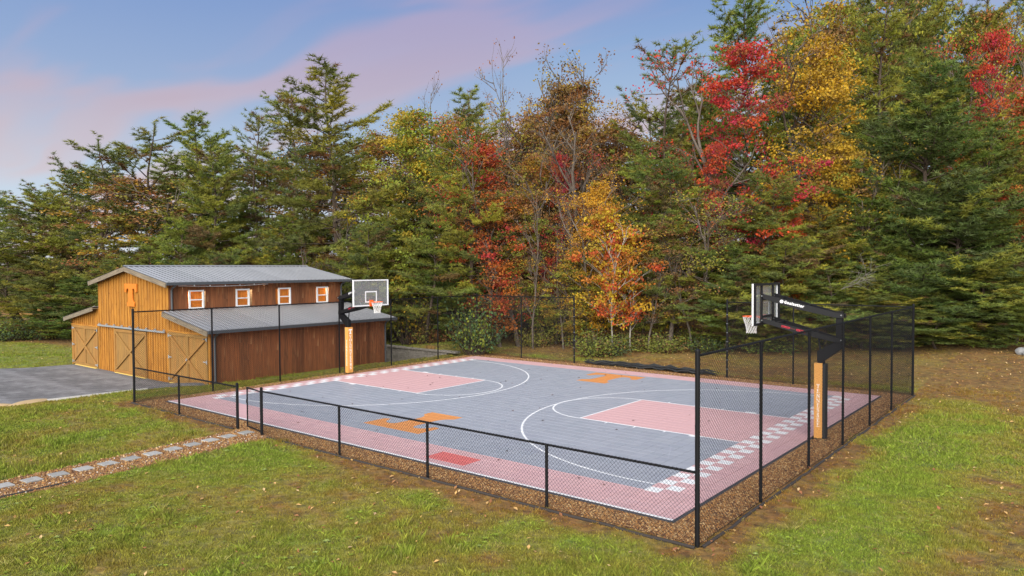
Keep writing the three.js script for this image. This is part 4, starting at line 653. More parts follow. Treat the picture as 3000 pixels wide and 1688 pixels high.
const KINDS = {
  pine_a: pine(101, { H: 14, R: 3.6, base: 3.0, cols: pineCols, snags: true, tip: 0.08, top: 0.62, step: 0.5, gaps: 0.2 }),
  pine_b: pine(202, { H: 15, R: 3.6, base: 4.8, cols: pineCols, step: 0.7, gaps: 0.24, snags: true, top: 0.6, tip: 0.08, per: 4 }),
  pine_c: pine(303, { H: 13, R: 3.5, base: 1.6, cols: pineOlive, step: 0.44, top: 0.42, lean: 0.8 }),
  pine_d: pine(404, { H: 14, R: 3.0, base: 4.8, cols: pineBrown, step: 0.62, gaps: 0.36, snags: true, lean: 1.8, brown: 0.14, top: 0.4, pitch: 0.1, tw: 0.3 }),
  pine_e: pine(505, { H: 14, R: 3.4, base: 3.2, cols: pineOlive, step: 0.7, gaps: 0.22, curl: 0.32, top: 0.4, snags: true, lean: 1.2 }),
  pine_f: pine(515, { H: 13, R: 3.6, base: 4.2, cols: pineCols, step: 0.6, gaps: 0.25, curl: 0.4, top: 0.28, snags: true, lean: 2.2, per: 4 }),
  pine_g: pine(525, { H: 12, R: 3.4, base: 2.4, cols: pineOlive, step: 0.5, gaps: 0.16, curl: 0.3, top: 0.3, lean: 1.6, brown: 0.1 }),
  green_oak: broadleaf(199, { H: 12, R: 3, base: 2.2, cols: [[4, PO], [3, PY], [3, LIME], [2, TAN], [1, RUST]], main: 9, fill: 400 }),
  thin_oak: broadleaf(198, { H: 13, R: 2.6, base: 3.6, cols: [[3, TAN], [3, PO], [2, RUST], [2, GOLD]], main: 8, fill: 170 }),
  young_pine_a: pine(606, { H: 7, R: 2.7, base: 1.0, gaps: 0.2, cols: pineOlive, step: 0.4, per: 5, len: 0.2 }),
  young_pine_b: pine(707, { H: 7, R: 2.6, base: 1.3, gaps: 0.25, cols: pineCols, step: 0.44, per: 5, len: 0.2 }),
  cedar_a: pine(808, { H: 11, R: 3.3, base: 0.4, cols: cedarCols, step: 0.36, per: 6, len: 0.2, top: 0.6, gaps: 0.06, brown: 0.02, curl: 0.25, droop: 0.15 }),
  cedar_b: pine(909, { H: 9, R: 2.4, base: 0.3, cols: [[4, CL], [3, CG], [2, PY]], step: 0.34, per: 6, len: 0.19, gaps: 0.05, brown: 0.02, curl: 0.3, droop: 0.2, top: 0.6 }),
  red_maple: broadleaf(111, { H: 13, R: 3.1, base: 3.6, cols: [[4, RED], [3, SCAR], [2, CRIM], [2, RUST]], main: 8, fill: 330 }),
  orange_maple: broadleaf(122, { H: 11, R: 2.5, base: 1.2, cols: [[4, SCAR], [4, ORG], [2, RUST], [1, RED]], main: 8, fill: 330 }),
  yellow_maple: broadleaf(133, { H: 13, R: 2.8, base: 2.0, cols: [[6, YEL], [3, GOLD], [2, TAN], [1, LIME]], main: 9, fill: 420 }),
  small_maple: broadleaf(144, { H: 7, R: 1.9, base: 2.0, cols: [[3, ORG], [4, YEL], [2, SCAR], [1, GOLD]], main: 7, girth: 0.05, fill: 95, levels: 3, size: 0.14 }),
  oak: broadleaf(155, { H: 13, R: 2.9, base: 4, cols: [[5, RUST], [4, TAN], [2, GOLD], [1, [0.14, 0.12, 0.035]]], main: 8, fill: 280 }),
  golden_tree: broadleaf(166, { H: 12, R: 3, base: 1.8, cols: [[4, GOLD], [4, LIME], [2, PY], [1, YEL]], main: 9, fill: 440 }),
  bare_tree: broadleaf(177, { H: 13, R: 3, base: 4.5, cols: [[2, TAN], [2, RUST]], leaves: 3, twig: 0.6, main: 7, size: 0.12, open: 0.75, levels: 5 }),
  twiggy_tree: broadleaf(188, { H: 13, R: 2.3, base: 4, cols: [[2, RUST], [1, PB]], leaves: 5, twig: 0.4, main: 8, size: 0.12, open: 0.6 }),
  green_bush: bush(211, { H: 2.4, R: 1.3, cols: [[5, SAGE], [2, LIME], [2, CL]] }), olive_bush: bush(222, { H: 1.8, R: 1.4, cols: [[4, PO], [3, PG], [1, TAN], [1, LIME]] }), brown_bush: bush(233, { H: 1.5, R: 1.5, cols: [[4, RUST], [3, PB], [3, PO], [1, TAN]], leaves: 18 }), yellow_bush: bush(244, { H: 3.2, R: 1.2, cols: [[4, YEL], [3, LIME], [2, PO]], leaves: 14, n: 45 }),
};
const barkOf = (k) => (/maple|oak/.test(k) ? barkGrey : /bare|twiggy/.test(k) ? barkGrey : barkDark);
// foliage tints so that trees of one kind differ
const tints = [[1, 1, 1], [1.12, 1.08, 0.95], [0.86, 0.9, 0.95], [1.08, 0.96, 0.9], [0.92, 1.04, 1]].map((t) => { const m = leafMat({}); m.color.setRGB(...t.map((v) => Math.min(v, 1.15) / 1.15)); return m; });
let treeNo = 0;
function plant(kind, x, z, H, R, label, group) {
  const K = KINDS[kind], isBush = /bush/.test(kind), t = thing(kind.replace(/_[a-g]$/, '').replace('young_pine', 'young_pine_tree').replace(/^(pine|cedar|oak|green_oak|thin_oak)$/, '$1_tree').replace(/maple$/, 'maple_tree'), label, isBush ? 'shrub' : 'tree', [x, height(x, z) - 0.05, z], (treeNo * 2.399) % 6.283, group);
  const s = H / K.H, q = R / K.R; t.scale.set(q, s, q); t.rotation.x = 0.05 * Math.sin(treeNo * 1.7); t.rotation.z = 0.05 * Math.cos(treeNo * 2.3);
  part(t, isBush ? 'stems' : 'trunk', K.wood, kind === 'small_maple' ? barkPale : barkOf(kind)); if (K.leaves) part(t, isBush ? 'foliage' : 'crown', K.leaves, tints[treeNo % tints.length]); treeNo++;
  return t;
}
// kind, x, z, height, radius, label, group
const FOREST = [
  ['pine_d', -46.32, -9.05, 11.19, 2.6, 'thin pine at the far left end of the wood'],
  ['pine_g', -36.42, -9.37, 13.25, 3.5, 'bushy pine next to the thin pine at the far left'],
  ['pine_b', -31.89, -10.47, 14.52, 3.3, 'spired pine above the left lean-to of the barn'],
  ['pine_b', -26.69, -12.12, 15.77, 3.7, 'tall pine with bare trunk and tiered top behind the barn gable'],
  ['pine_a', -25.3, -14.54, 16.29, 3.5, 'pointed pine just right of the tiered one, over the barn roof'],
  ['pine_c', -20.3, -13.45, 13.63, 3.0, 'dense rounded pine over the middle of the barn roof'],
  ['pine_d', -21.87, -16.04, 15.22, 2.5, 'thin ragged pine over the barn, left of the tallest pine'],
  ['pine_d', -17.62, -16.92, 16.52, 2.8, 'sparse leaning pine just left of the tallest pine by the barn'],
  ['pine_a', -12.18, -17.48, 17.27, 3.9, 'tallest pine of the left half, over the far hoop'],
  ['golden_tree', -7.23, -18.27, 14.58, 2.9, 'golden green broadleaf tree with round top right of the tallest left pine'],
  ['twiggy_tree', -8.8, -22.8, 16.55, 2.2, 'thin leafless tree rising over the golden tree'],
  ['pine_e', -2.83, -18.63, 13.85, 2.8, 'pine with dark crooked trunk in front of the orange maple'],
  ['orange_maple', -1.35, -18.8, 12.72, 2.2, 'orange red maple behind the crooked pine'],
  ['twiggy_tree', -6.03, -25.05, 18.36, 2.6, 'half bare tree with dark leaves above the orange maple'],
  ['oak', -1.22, -23.81, 16.98, 2.7, 'rust brown oak, left of the pair with round tops'],
  ['oak', -0.56, -26.28, 17.31, 2.7, 'rust brown oak, right of the pair with round tops'],
  ['bare_tree', 1.49, -22.79, 13.69, 3.2, 'bare spreading tree with dark limbs in front of the brown oaks'],
  ['red_maple', 0.49, -21.33, 11.36, 1.6, 'small crimson maple left of the bare spreading tree'],
  ['yellow_maple', 3.33, -21.06, 9.74, 1.7, 'yellow maple under the bare spreading tree'],
  ['small_maple', 5.01, -19.85, 7.45, 1.4, 'slim orange and yellow maple with pale trunk, left of two'],
  ['small_maple', 5.59, -20.71, 6.4, 1.4, 'slim orange and yellow maple with pale trunk, right of two'],
  ['pine_d', 4.58, -27.24, 17.16, 3.2, 'scraggly pine against the sky left of the big red maple'],
  ['pine_f', 2.27, -27.94, 14.84, 3.0, 'broad pine between the brown oaks and the scraggly pine'],
  ['red_maple', 9.7, -26.24, 16.62, 3.5, 'big bright red maple, the tallest red tree'],
  ['pine_f', 7.3, -34.61, 21.85, 4.3, 'great pine rising behind the big red maple'],
  ['yellow_maple', 11.89, -28.79, 18.13, 3.0, 'tall golden yellow maple right of the big red maple'],
  ['pine_e', 13.7, -38.52, 21.73, 3.6, 'tall brownish pine behind the dark cedar, top right'],
  ['cedar_a', 16.74, -30.68, 14.39, 3.9, 'large dark green cedar filling the right of the wood'],
  ['red_maple', 19.02, -38.98, 18.03, 2.2, 'dark crimson maple in the top right corner'],
  ['orange_maple', 20.71, -34.55, 14.65, 2.3, 'orange maple at the right edge of the picture'],
  ['pine_c', 11.17, -24.86, 8.92, 3.0, 'pale olive pine below the big red maple'],
  ['young_pine_a', 12.04, -24.53, 5.65, 2.6, 'young olive pine right behind the near hoop board'],
  ['yellow_maple', 13.3, -28.66, 11.95, 2.1, 'yellow maple between the tall golden one and the cedar'],
  ['cedar_b', -15.46, -14.16, 8.84, 2.3, 'bright green cone-shaped cedar above the barn windows'],
  ['young_pine_b', -21.05, -11.55, 8.53, 2.6, 'green pine right behind the barn ridge, left part'],
  ['pine_g', -7.49, -16.77, 10.04, 2.9, 'broad light green pine above the far hoop'],
  ['green_oak', -5.86, -18.74, 11.45, 2.7, 'full olive green leafy tree left of the orange maple'],
  ['yellow_bush', -5.84, -16.18, 5.28, 1.3, 'yellow leaved sapling right of the far backboard'],
  ['cedar_b', 19.45, -32.24, 11.43, 2.6, 'green cedar between the large dark cedar and the right edge'],
  ['pine_g', 6.31, -24.77, 10.64, 2.9, 'green pine below the scraggly one'],
  ['bare_tree', -11.32, -15.6, 9.04, 2.0, 'grey leafless thicket tree over the right end of the barn'],
  ['twiggy_tree', -11.84, -14.52, 7.38, 1.7, 'low grey twiggy tree behind the right end of the barn roof'],
  ['green_bush', -0.65, -15.89, 3.07, 1.35, 'bright sage green shrub behind the back left fence corner'],
  ['pine_b', 10.73, -39.97, 18.08, 3.4, 'dim pine between the golden maple and the tall brownish pine'],
  ['pine_a', -43.18, -6.45, 10.36, 3.4, 'pine cut off by the left edge of the picture'],
  ['pine_g', -41.55, -9.06, 11.55, 3.2, 'rounded pine between the two pines at the far left'],
  ['thin_oak', -7.68, -22.42, 14.17, 2.7, 'thin rusty oak over the olive tree left of the orange maple'],
  ['oak', -4.38, -25.11, 15.67, 2.6, 'rusty oak left of the pair of brown oaks'],
  ['thin_oak', -1.08, -21.34, 10.96, 1.8, 'narrow brown leafed tree left of the small crimson maple'],
  ['red_maple', 8.0, -25.12, 11.39, 1.3, 'small red maple just left of the big red maple'],
  ['orange_maple', 20.22, -31.7, 8.91, 1.4, 'small orange maple low on the right edge of the cedar'],
  ['orange_maple', 12.1, -25.87, 7.86, 1.1, 'small orange maple under the tall golden maple'],
  ['young_pine_b', -33.54, -5.26, 4.79, 2.7, 'young green pine in the front row, straight behind the thin far left pine', 'young pines at the left wood edge'],
  ['young_pine_a', -30.69, -6.29, 5.6, 2.8, 'young olive pine in the front row, just left of the bushy far left pine', 'young pines at the left wood edge'],
  ['cedar_b', -27.82, -7.33, 4.36, 2.4, 'bright green cedar in the front row, just right of the bushy far left pine', 'young pines at the left wood edge'],
  ['young_pine_a', -26.54, -9.02, 5.49, 2.8, 'young olive pine in the front row, just right of the spired pine', 'young pines at the left wood edge'],
  ['young_pine_b', -24.28, -10.22, 6.6, 2.8, 'young green pine in the front row, just left of the tiered tall pine', 'young pines at the left wood edge'],
  ['young_pine_a', -16.53, -12.0, 6.45, 2.4, 'young olive pine in the front row, just left of the thin ragged pine', 'young pines at the left wood edge'],
  ['young_pine_a', -18.29, -11.22, 5.85, 2.5, 'young olive pine in the front row, straight behind the pointed pine', 'young pines at the left wood edge'],
  ['young_pine_a', -11.5, -14.16, 5.26, 2.2, 'young olive pine in the front row, just right of the sparse leaning pine', 'young pines at the left wood edge'],
  ['young_pine_a', -7.7, -15.31, 7.03, 2.5, 'young olive pine in the front row, just left of the far hoop', 'young trees behind the back fence'],
  ['young_pine_b', -4.6, -16.55, 6.76, 2.4, 'young green pine in the front row, just right of the golden green tree', 'young trees behind the back fence'],
  ['cedar_b', -3.98, -18.34, 7.75, 2.1, 'bright green cedar in the front row, just left of the crooked pine', 'young trees behind the back fence'],
  ['thin_oak', -0.75, -19.68, 8.53, 2.0, 'thin brown leafed tree in the front row, just right of the orange maple', 'young trees behind the back fence'],
  ['green_oak', -0.1, -20.85, 7.78, 2.0, 'olive leafed tree in the front row, just left of the left brown oak', 'young trees behind the back fence'],
  ['golden_tree', 2.57, -20.44, 5.81, 1.8, 'yellow green tree in the front row, just left of the right brown oak', 'young trees behind the back fence'],
  ['young_pine_a', 5.29, -22.66, 7.15, 2.5, 'young olive pine in the front row, straight behind the broad pine', 'young trees behind the back fence'],
  ['thin_oak', 6.89, -22.41, 6.71, 2.0, 'thin brown leafed tree in the front row, straight behind the scraggly pine', 'young trees behind the back fence'],
  ['green_oak', 8.16, -24.34, 8.45, 2.5, 'olive leafed tree in the front row, just right of the scraggly pine', 'young trees behind the back fence'],
  ['young_pine_b', 9.72, -23.03, 5.57, 2.4, 'young green pine in the front row, just left of the big red maple', 'young trees behind the back fence'],
  ['young_pine_a', 10.5, -23.67, 4.53, 2.2, 'young olive pine in the front row, straight behind the big red maple', 'young trees behind the back fence'],
  ['twiggy_tree', 0.44, -19.36, 8.43, 1.3, 'slim bare sapling in the front row, just left of the left brown oak', 'young trees behind the back fence'],
  ['twiggy_tree', 2.01, -19.98, 6.91, 1.2, 'slim bare sapling in the front row, just right of the left brown oak', 'young trees behind the back fence'],
  ['twiggy_tree', 2.12, -21.11, 9.13, 1.4, 'slim bare sapling in the front row, just left of the right brown oak', 'young trees behind the back fence'],
  ['twiggy_tree', 6.37, -21.21, 5.69, 1.2, 'slim bare sapling in the front row, just right of the broad pine', 'young trees behind the back fence'],
  ['twiggy_tree', 7.93, -23.0, 7.36, 1.4, 'slim bare sapling in the front row, just right of the scraggly pine', 'young trees behind the back fence'],
  ['twiggy_tree', -2.06, -18.62, 6.71, 1.2, 'slim bare sapling in the front row, just right of the crooked pine', 'young trees behind the back fence'],
  ['thin_oak', -4.55, -18.52, 8.75, 1.8, 'thin brown leafed tree in the front row, just left of the crooked pine', 'young trees behind the back fence'],
  ['pine_c', 12.92, -28.21, 7.16, 2.5, 'bushy pine in the front row, just right of the tall golden maple', 'evergreens right of the near hoop'],
  ['young_pine_b', 13.63, -26.22, 4.4, 2.3, 'young green pine in the front row, just right of the tall golden maple', 'evergreens right of the near hoop'],
  ['cedar_b', 15.21, -28.14, 7.7, 2.5, 'bright green cedar in the front row, just left of the brownish pine', 'evergreens right of the near hoop'],
  ['young_pine_a', 14.94, -26.63, 3.7, 2.1, 'young olive pine in the front row, just left of the brownish pine', 'evergreens right of the near hoop'],
  ['cedar_a', 18.37, -29.81, 8.18, 2.9, 'broad cedar in the front row, just right of the large dark cedar', 'evergreens right of the near hoop'],
  ['cedar_b', 16.57, -27.44, 3.82, 2.2, 'bright green cedar in the front row, just right of the brownish pine', 'evergreens right of the near hoop'],
  ['young_pine_b', 18.07, -27.89, 2.33, 2.0, 'young green pine in the front row, just right of the large dark cedar', 'evergreens right of the near hoop'],
  ['pine_c', 20.38, -32.35, 9.78, 2.6, 'bushy pine in the front row, just left of the right edge orange maple', 'evergreens right of the near hoop'],
  ['cedar_b', 19.77, -29.79, 4.47, 2.4, 'bright green cedar in the front row, straight behind the crimson maple', 'evergreens right of the near hoop'],
  ['young_pine_a', 21.03, -30.94, 4.71, 2.4, 'young olive pine in the front row, straight behind the right edge orange maple', 'evergreens right of the near hoop'],
  ['cedar_b', 22.28, -32.6, 8.25, 2.6, 'bright green cedar in the front row, just right of the right edge orange maple', 'evergreens right of the near hoop'],
  ['pine_a', 21.95, -37.49, 13.92, 3, 'pine in the front row, just right of the right edge orange maple', 'evergreens right of the near hoop'],
  ['pine_f', -39.22, -7.55, 8.14, 4.093429591408584, 'flat-topped pine deep in the wood, just right of the thin far left pine', 'trees deep in the wood'],
  ['pine_e', -39.39, -8.97, 9.54, 4.25396022702164, 'spreading pine deep in the wood, just left of the bushy far left pine', 'trees deep in the wood'],
  ['green_oak', -36.52, -10.81, 10.3, 4.237859997332333, 'olive leafed tree deep in the wood, just right of the bushy far left pine', 'trees deep in the wood'],
  ['thin_oak', -28.48, -10.93, 11.24, 3.8724981235024845, 'thin brown leafed tree deep in the wood, just right of the spired pine', 'trees deep in the wood'],
  ['pine_f', -32.24, -16.12, 12.88, 4.019179642509539, 'flat-topped pine deep in the wood, just right of the tiered tall pine', 'trees deep in the wood'],
  ['pine_e', -29.88, -17.66, 14.17, 3.5905647717225153, 'spreading pine deep in the wood, just right of the pointed pine', 'trees deep in the wood'],
  ['thin_oak', -26.15, -20.4, 12.72, 3.804606333635812, 'thin brown leafed tree deep in the wood, just left of the cone-shaped cedar', 'trees deep in the wood'],
  ['pine_f', -23.72, -19.72, 14.24, 3.5104913516711216, 'flat-topped pine deep in the wood, straight behind the cone-shaped cedar', 'trees deep in the wood'],
  ['oak', -20.56, -20.8, 15.01, 3.645660531022223, 'brown oak deep in the wood, just right of the sparse leaning pine', 'trees deep in the wood'],
  ['pine_f', -18.34, -20.35, 13.22, 4.137717593144964, 'flat-topped pine deep in the wood, just left of the tallest left pine', 'trees deep in the wood'],
  ['green_oak', -18.19, -24.61, 15.66, 3.855868548910017, 'olive leafed tree deep in the wood, just left of the far hoop', 'trees deep in the wood'],
  ['thin_oak', -14.3, -22.22, 13.41, 4.197123795779426, 'thin brown leafed tree deep in the wood, straight behind the far hoop', 'trees deep in the wood'],
  ['pine_e', -15.57, -28.15, 14.9, 4.2681016801739995, 'spreading pine deep in the wood, just right of the golden green tree', 'trees deep in the wood'],
  ['pine_c', -14.21, -30.15, 13.57, 3.7314441341975413, 'bushy pine deep in the wood, just left of the crooked pine', 'trees deep in the wood'],
  ['pine_f', -11.24, -29.56, 13.7, 4.042264381800474, 'flat-topped pine deep in the wood, just left of the orange maple', 'trees deep in the wood'],
  ['oak', -7.34, -29.5, 14.94, 4.274845419470322, 'brown oak deep in the wood, just left of the left brown oak', 'trees deep in the wood'],
  ['golden_tree', -8.6, -35.56, 15.65, 4.214993342061183, 'yellow green tree deep in the wood, just right of the left brown oak', 'trees deep in the wood'],
  ['oak', -2.41, -32.06, 15.2, 3.831925369298196, 'brown oak deep in the wood, straight behind the slim pale-trunked maples', 'trees deep in the wood'],
  ['thin_oak', -2.16, -34.46, 12.94, 3.7654835897765104, 'thin brown leafed tree deep in the wood, just left of the broad pine', 'trees deep in the wood'],
  ['pine_e', -1.73, -37.8, 14.87, 4.066140921937804, 'spreading pine deep in the wood, just left of the scraggly pine', 'trees deep in the wood'],
  ['pine_c', 1.52, -37.86, 16.89, 4.154814459717657, 'bushy pine deep in the wood, just right of the scraggly pine', 'trees deep in the wood'],
  ['pine_e', 1.57, -41.39, 16.52, 3.6478185920787953, 'spreading pine deep in the wood, just left of the big red maple', 'trees deep in the wood'],
  ['pine_c', 0.54, -40.63, 14.78, 3.545600743628632, 'bushy pine deep in the wood, just right of the scraggly pine', 'trees deep in the wood'],
  ['golden_tree', 4.81, -46.31, 22.92, 3.7861152520470673, 'yellow green tree deep in the wood, just right of the near hoop', 'trees deep in the wood'],
  ['oak', 9.22, -41.49, 22.19, 4.130190643184347, 'brown oak deep in the wood, just right of the tall golden maple', 'trees deep in the wood'],
  ['golden_tree', 9.65, -45.07, 23.56, 4.172987276369801, 'yellow green tree deep in the wood, just right of the tall golden maple', 'trees deep in the wood'],
  ['green_oak', 11.38, -43.51, 23.26, 3.6447355903608383, 'olive leafed tree deep in the wood, just left of the brownish pine', 'trees deep in the wood'],
  ['pine_c', 13.31, -45.73, 23.0, 3.696869432506891, 'bushy pine deep in the wood, just left of the large dark cedar', 'trees deep in the wood'],
  ['pine_e', 13.95, -48.28, 23.87, 3.78383456404633, 'spreading pine deep in the wood, straight behind the large dark cedar', 'trees deep in the wood'],
  ['pine_c', 14.6, -52.71, 23.85, 3.5864422952518664, 'bushy pine deep in the wood, just right of the large dark cedar', 'trees deep in the wood'],
  ['pine_f', 15.33, -54.06, 23.13, 3.529305263954262, 'flat-topped pine deep in the wood, just left of the crimson maple', 'trees deep in the wood'],
  ['green_oak', 16.78, -49.36, 22.13, 3.9103040433575362, 'olive leafed tree deep in the wood, just left of the crimson maple', 'trees deep in the wood'],
  ['golden_tree', 17.34, -56.22, 22.75, 3.771967621300676, 'yellow green tree deep in the wood, straight behind the crimson maple', 'trees deep in the wood'],
  ['pine_e', 18.98, -52.09, 22.1, 3.753439988530702, 'spreading pine deep in the wood, just left of the right edge orange maple', 'trees deep in the wood'],
  ['pine_c', 20.51, -57.72, 23.28, 4.001444614820886, 'bushy pine deep in the wood, just right of the right edge orange maple', 'trees deep in the wood'],
  ['brown_bush', -4.75, -16.53, 1.46, 0.93, 'low rust brown shrub in the undergrowth, just right of the golden green tree', 'shrubs in the undergrowth'],
  ['olive_bush', -5.3, -17.94, 1.42, 0.93, 'low olive green shrub in the undergrowth, just right of the golden green tree', 'shrubs in the undergrowth'],
  ['brown_bush', -4.61, -17.96, 1.68, 1.49, 'low rust brown shrub in the undergrowth, just right of the golden green tree', 'shrubs in the undergrowth'],
  ['olive_bush', -2.14, -17.4, 1.59, 0.92, 'low olive green shrub in the undergrowth, straight under the crooked pine', 'shrubs in the undergrowth'],
  ['yellow_bush', -2.37, -18.62, 2.17, 0.88, 'yellow green sapling in the undergrowth, straight under the crooked pine', 'shrubs in the undergrowth'],
  ['olive_bush', -2.75, -19.7, 1.25, 1.14, 'low olive green shrub in the undergrowth, just left of the orange maple', 'shrubs in the undergrowth'],
  ['green_bush', -2.91, -21.05, 1.05, 1.09, 'sage green shrub in the undergrowth, straight under the orange maple', 'shrubs in the undergrowth'],
  ['brown_bush', -1.58, -21.33, 0.77, 1.26, 'low rust brown shrub in the undergrowth, just right of the orange maple', 'shrubs in the undergrowth'],
  ['olive_bush', 0.14, -20.04, 1.42, 0.94, 'low olive green shrub in the undergrowth, just left of the left brown oak', 'shrubs in the undergrowth'],
  ['brown_bush', 0.39, -21.86, 1.05, 1.06, 'low rust brown shrub in the undergrowth, straight under the left brown oak', 'shrubs in the undergrowth'],
  ['olive_bush', -0.16, -22.91, 1.56, 1.47, 'low olive green shrub in the undergrowth, straight under the left brown oak', 'shrubs in the undergrowth'],
  ['yellow_bush', 2.08, -21.45, 1.81, 1.41, 'yellow green sapling in the undergrowth, just left of the right brown oak', 'shrubs in the undergrowth'],
  ['olive_bush', 4.77, -18.63, 1.66, 1.18, 'low olive green shrub in the undergrowth, straight under the right brown oak', 'shrubs in the undergrowth'],
  ['green_bush', 5.18, -19.34, 1.0, 1.18, 'sage green shrub in the undergrowth, straight under the slim pale-trunked maples', 'shrubs in the undergrowth'],
  ['brown_bush', 5.15, -21.47, 1.21, 1.01, 'low rust brown shrub in the undergrowth, just left of the broad pine', 'shrubs in the undergrowth'],
  ['olive_bush', 5.48, -21.3, 0.99, 1.47, 'low olive green shrub in the undergrowth, just left of the broad pine', 'shrubs in the undergrowth'],
  ['brown_bush', 6.2, -22.64, 0.83, 1.05, 'low rust brown shrub in the undergrowth, just left of the scraggly pine', 'shrubs in the undergrowth'],
  ['olive_bush', 7.11, -21.5, 1.26, 1.09, 'low olive green shrub in the undergrowth, just left of the scraggly pine', 'shrubs in the undergrowth'],
  ['yellow_bush', 6.76, -24.05, 1.52, 1.18, 'yellow green sapling in the undergrowth, just right of the scraggly pine', 'shrubs in the undergrowth'],
  ['olive_bush', 7.27, -24.11, 1.08, 0.91, 'low olive green shrub in the undergrowth, just right of the scraggly pine', 'shrubs in the undergrowth'],
  ['green_bush', 9.03, -22.63, 0.9, 1.13, 'sage green shrub in the undergrowth, just left of the big red maple', 'shrubs in the undergrowth'],
  ['brown_bush', 8.83, -25.59, 0.79, 0.89, 'low rust brown shrub in the undergrowth, just left of the big red maple', 'shrubs in the undergrowth'],
  ['olive_bush', 9.51, -24.44, 1.36, 1.37, 'low olive green shrub in the undergrowth, just left of the big red maple', 'shrubs in the undergrowth'],
  ['brown_bush', 10.19, -25.24, 1.03, 1.07, 'low rust brown shrub in the undergrowth, straight under the big red maple', 'shrubs in the undergrowth'],
  ['olive_bush', 11.36, -24.01, 1.24, 1.44, 'low olive green shrub in the undergrowth, straight under the near hoop', 'shrubs in the undergrowth'],
  ['yellow_bush', 11.71, -25.61, 2.05, 1.03, 'yellow green sapling in the undergrowth, just right of the near hoop', 'shrubs in the undergrowth'],
  ['olive_bush', 12.52, -24.82, 1.13, 1.2, 'low olive green shrub in the undergrowth, just left of the tall golden maple', 'shrubs in the undergrowth'],
  ['green_bush', 12.35, -27.05, 1.19, 1.48, 'sage green shrub in the undergrowth, straight under the tall golden maple', 'shrubs in the undergrowth'],
  ['brown_bush', 12.83, -28.69, 1.41, 1.14, 'low rust brown shrub in the undergrowth, just right of the tall golden maple', 'shrubs in the undergrowth'],
  ['olive_bush', 13.05, -29.52, 1.55, 1.07, 'low olive green shrub in the undergrowth, just right of the tall golden maple', 'shrubs in the undergrowth'],
  ['brown_bush', 13.92, -30.12, 1.29, 0.91, 'low rust brown shrub in the undergrowth, just left of the brownish pine', 'shrubs in the undergrowth'],
  ['olive_bush', 14.98, -27.47, 1.0, 1.32, 'low olive green shrub in the undergrowth, just left of the brownish pine', 'shrubs in the undergrowth'],
  ['yellow_bush', 15.57, -29.28, 0.94, 0.98, 'yellow green sapling in the undergrowth, straight under the brownish pine', 'shrubs in the undergrowth'],
  ['olive_bush', 16.2, -29.13, 1.01, 1.46, 'low olive green shrub in the undergrowth, just right of the brownish pine', 'shrubs in the undergrowth'],
  ['green_bush', 16.52, -29.22, 0.84, 1.45, 'sage green shrub in the undergrowth, just left of the large dark cedar', 'shrubs in the undergrowth'],
  ['brown_bush', 16.95, -31.31, 1.36, 0.82, 'low rust brown shrub in the undergrowth, just right of the large dark cedar', 'shrubs in the undergrowth'],
  ['olive_bush', 17.69, -30.1, 0.95, 1.47, 'low olive green shrub in the undergrowth, just right of the large dark cedar', 'shrubs in the undergrowth'],
  ['brown_bush', 17.87, -33.25, 0.84, 0.83, 'low rust brown shrub in the undergrowth, just right of the large dark cedar', 'shrubs in the undergrowth'],
  ['olive_bush', 18.5, -33.7, 1.18, 1.07, 'low olive green shrub in the undergrowth, just left of the crimson maple', 'shrubs in the undergrowth'],
  ['yellow_bush', 18.99, -33.84, 1.23, 1.19, 'yellow green sapling in the undergrowth, just left of the crimson maple', 'shrubs in the undergrowth'],
  ['olive_bush', 19.92, -32.33, 0.74, 1.13, 'low olive green shrub in the undergrowth, straight under the crimson maple', 'shrubs in the undergrowth'],
  ['green_bush', 20.5, -31.79, 1.54, 1.14, 'sage green shrub in the undergrowth, just left of the right edge orange maple', 'shrubs in the undergrowth'],
  ['brown_bush', 21.37, -32.76, 0.99, 1.31, 'low rust brown shrub in the undergrowth, just right of the right edge orange maple', 'shrubs in the undergrowth'],
  ['olive_bush', 21.45, -35.78, 1.69, 1.14, 'low olive green shrub in the undergrowth, just right of the right edge orange maple', 'shrubs in the undergrowth'],
  ['olive_bush', -32.14, -3.91, 1.56, 1.16, 'low olive green shrub in the undergrowth, just left of the thin far left pine', 'shrubs in the undergrowth'],
  ['green_bush', -30.88, -4.41, 1.6, 1.42, 'sage green shrub in the undergrowth, straight under the thin far left pine', 'shrubs in the undergrowth'],
  ['olive_bush', -31.47, -5.45, 0.83, 0.81, 'low olive green shrub in the undergrowth, just right of the thin far left pine', 'shrubs in the undergrowth'],
  ['green_bush', -30.1, -5.91, 1.41, 1.0, 'sage green shrub in the undergrowth, just left of the bushy far left pine', 'shrubs in the undergrowth'],
  ['olive_bush', -29.77, -6.69, 1.43, 1.23, 'low olive green shrub in the undergrowth, just left of the bushy far left pine', 'shrubs in the undergrowth'],
  ['green_bush', -29.69, -7.59, 1.05, 0.82, 'sage green shrub in the undergrowth, just right of the bushy far left pine', 'shrubs in the undergrowth'],
  ['olive_bush', -27.97, -7.9, 1.51, 1.28, 'low olive green shrub in the undergrowth, just left of the spired pine', 'shrubs in the undergrowth'],
  ['green_bush', -28.09, -8.89, 0.7, 0.89, 'sage green shrub in the undergrowth, straight under the spired pine', 'shrubs in the undergrowth'],
  ['olive_bush', -25.94, -9.0, 1.39, 1.19, 'low olive green shrub in the undergrowth, just right of the spired pine', 'shrubs in the undergrowth'],
  ['olive_bush', -11.24, -15.79, 1.39, 0.88, 'low olive green shrub in the undergrowth, just left of the tallest left pine', 'shrubs in the undergrowth'],
  ['brown_bush', -11.03, -16.78, 1.13, 0.93, 'low rust brown shrub in the undergrowth, straight under the tallest left pine', 'shrubs in the undergrowth'],
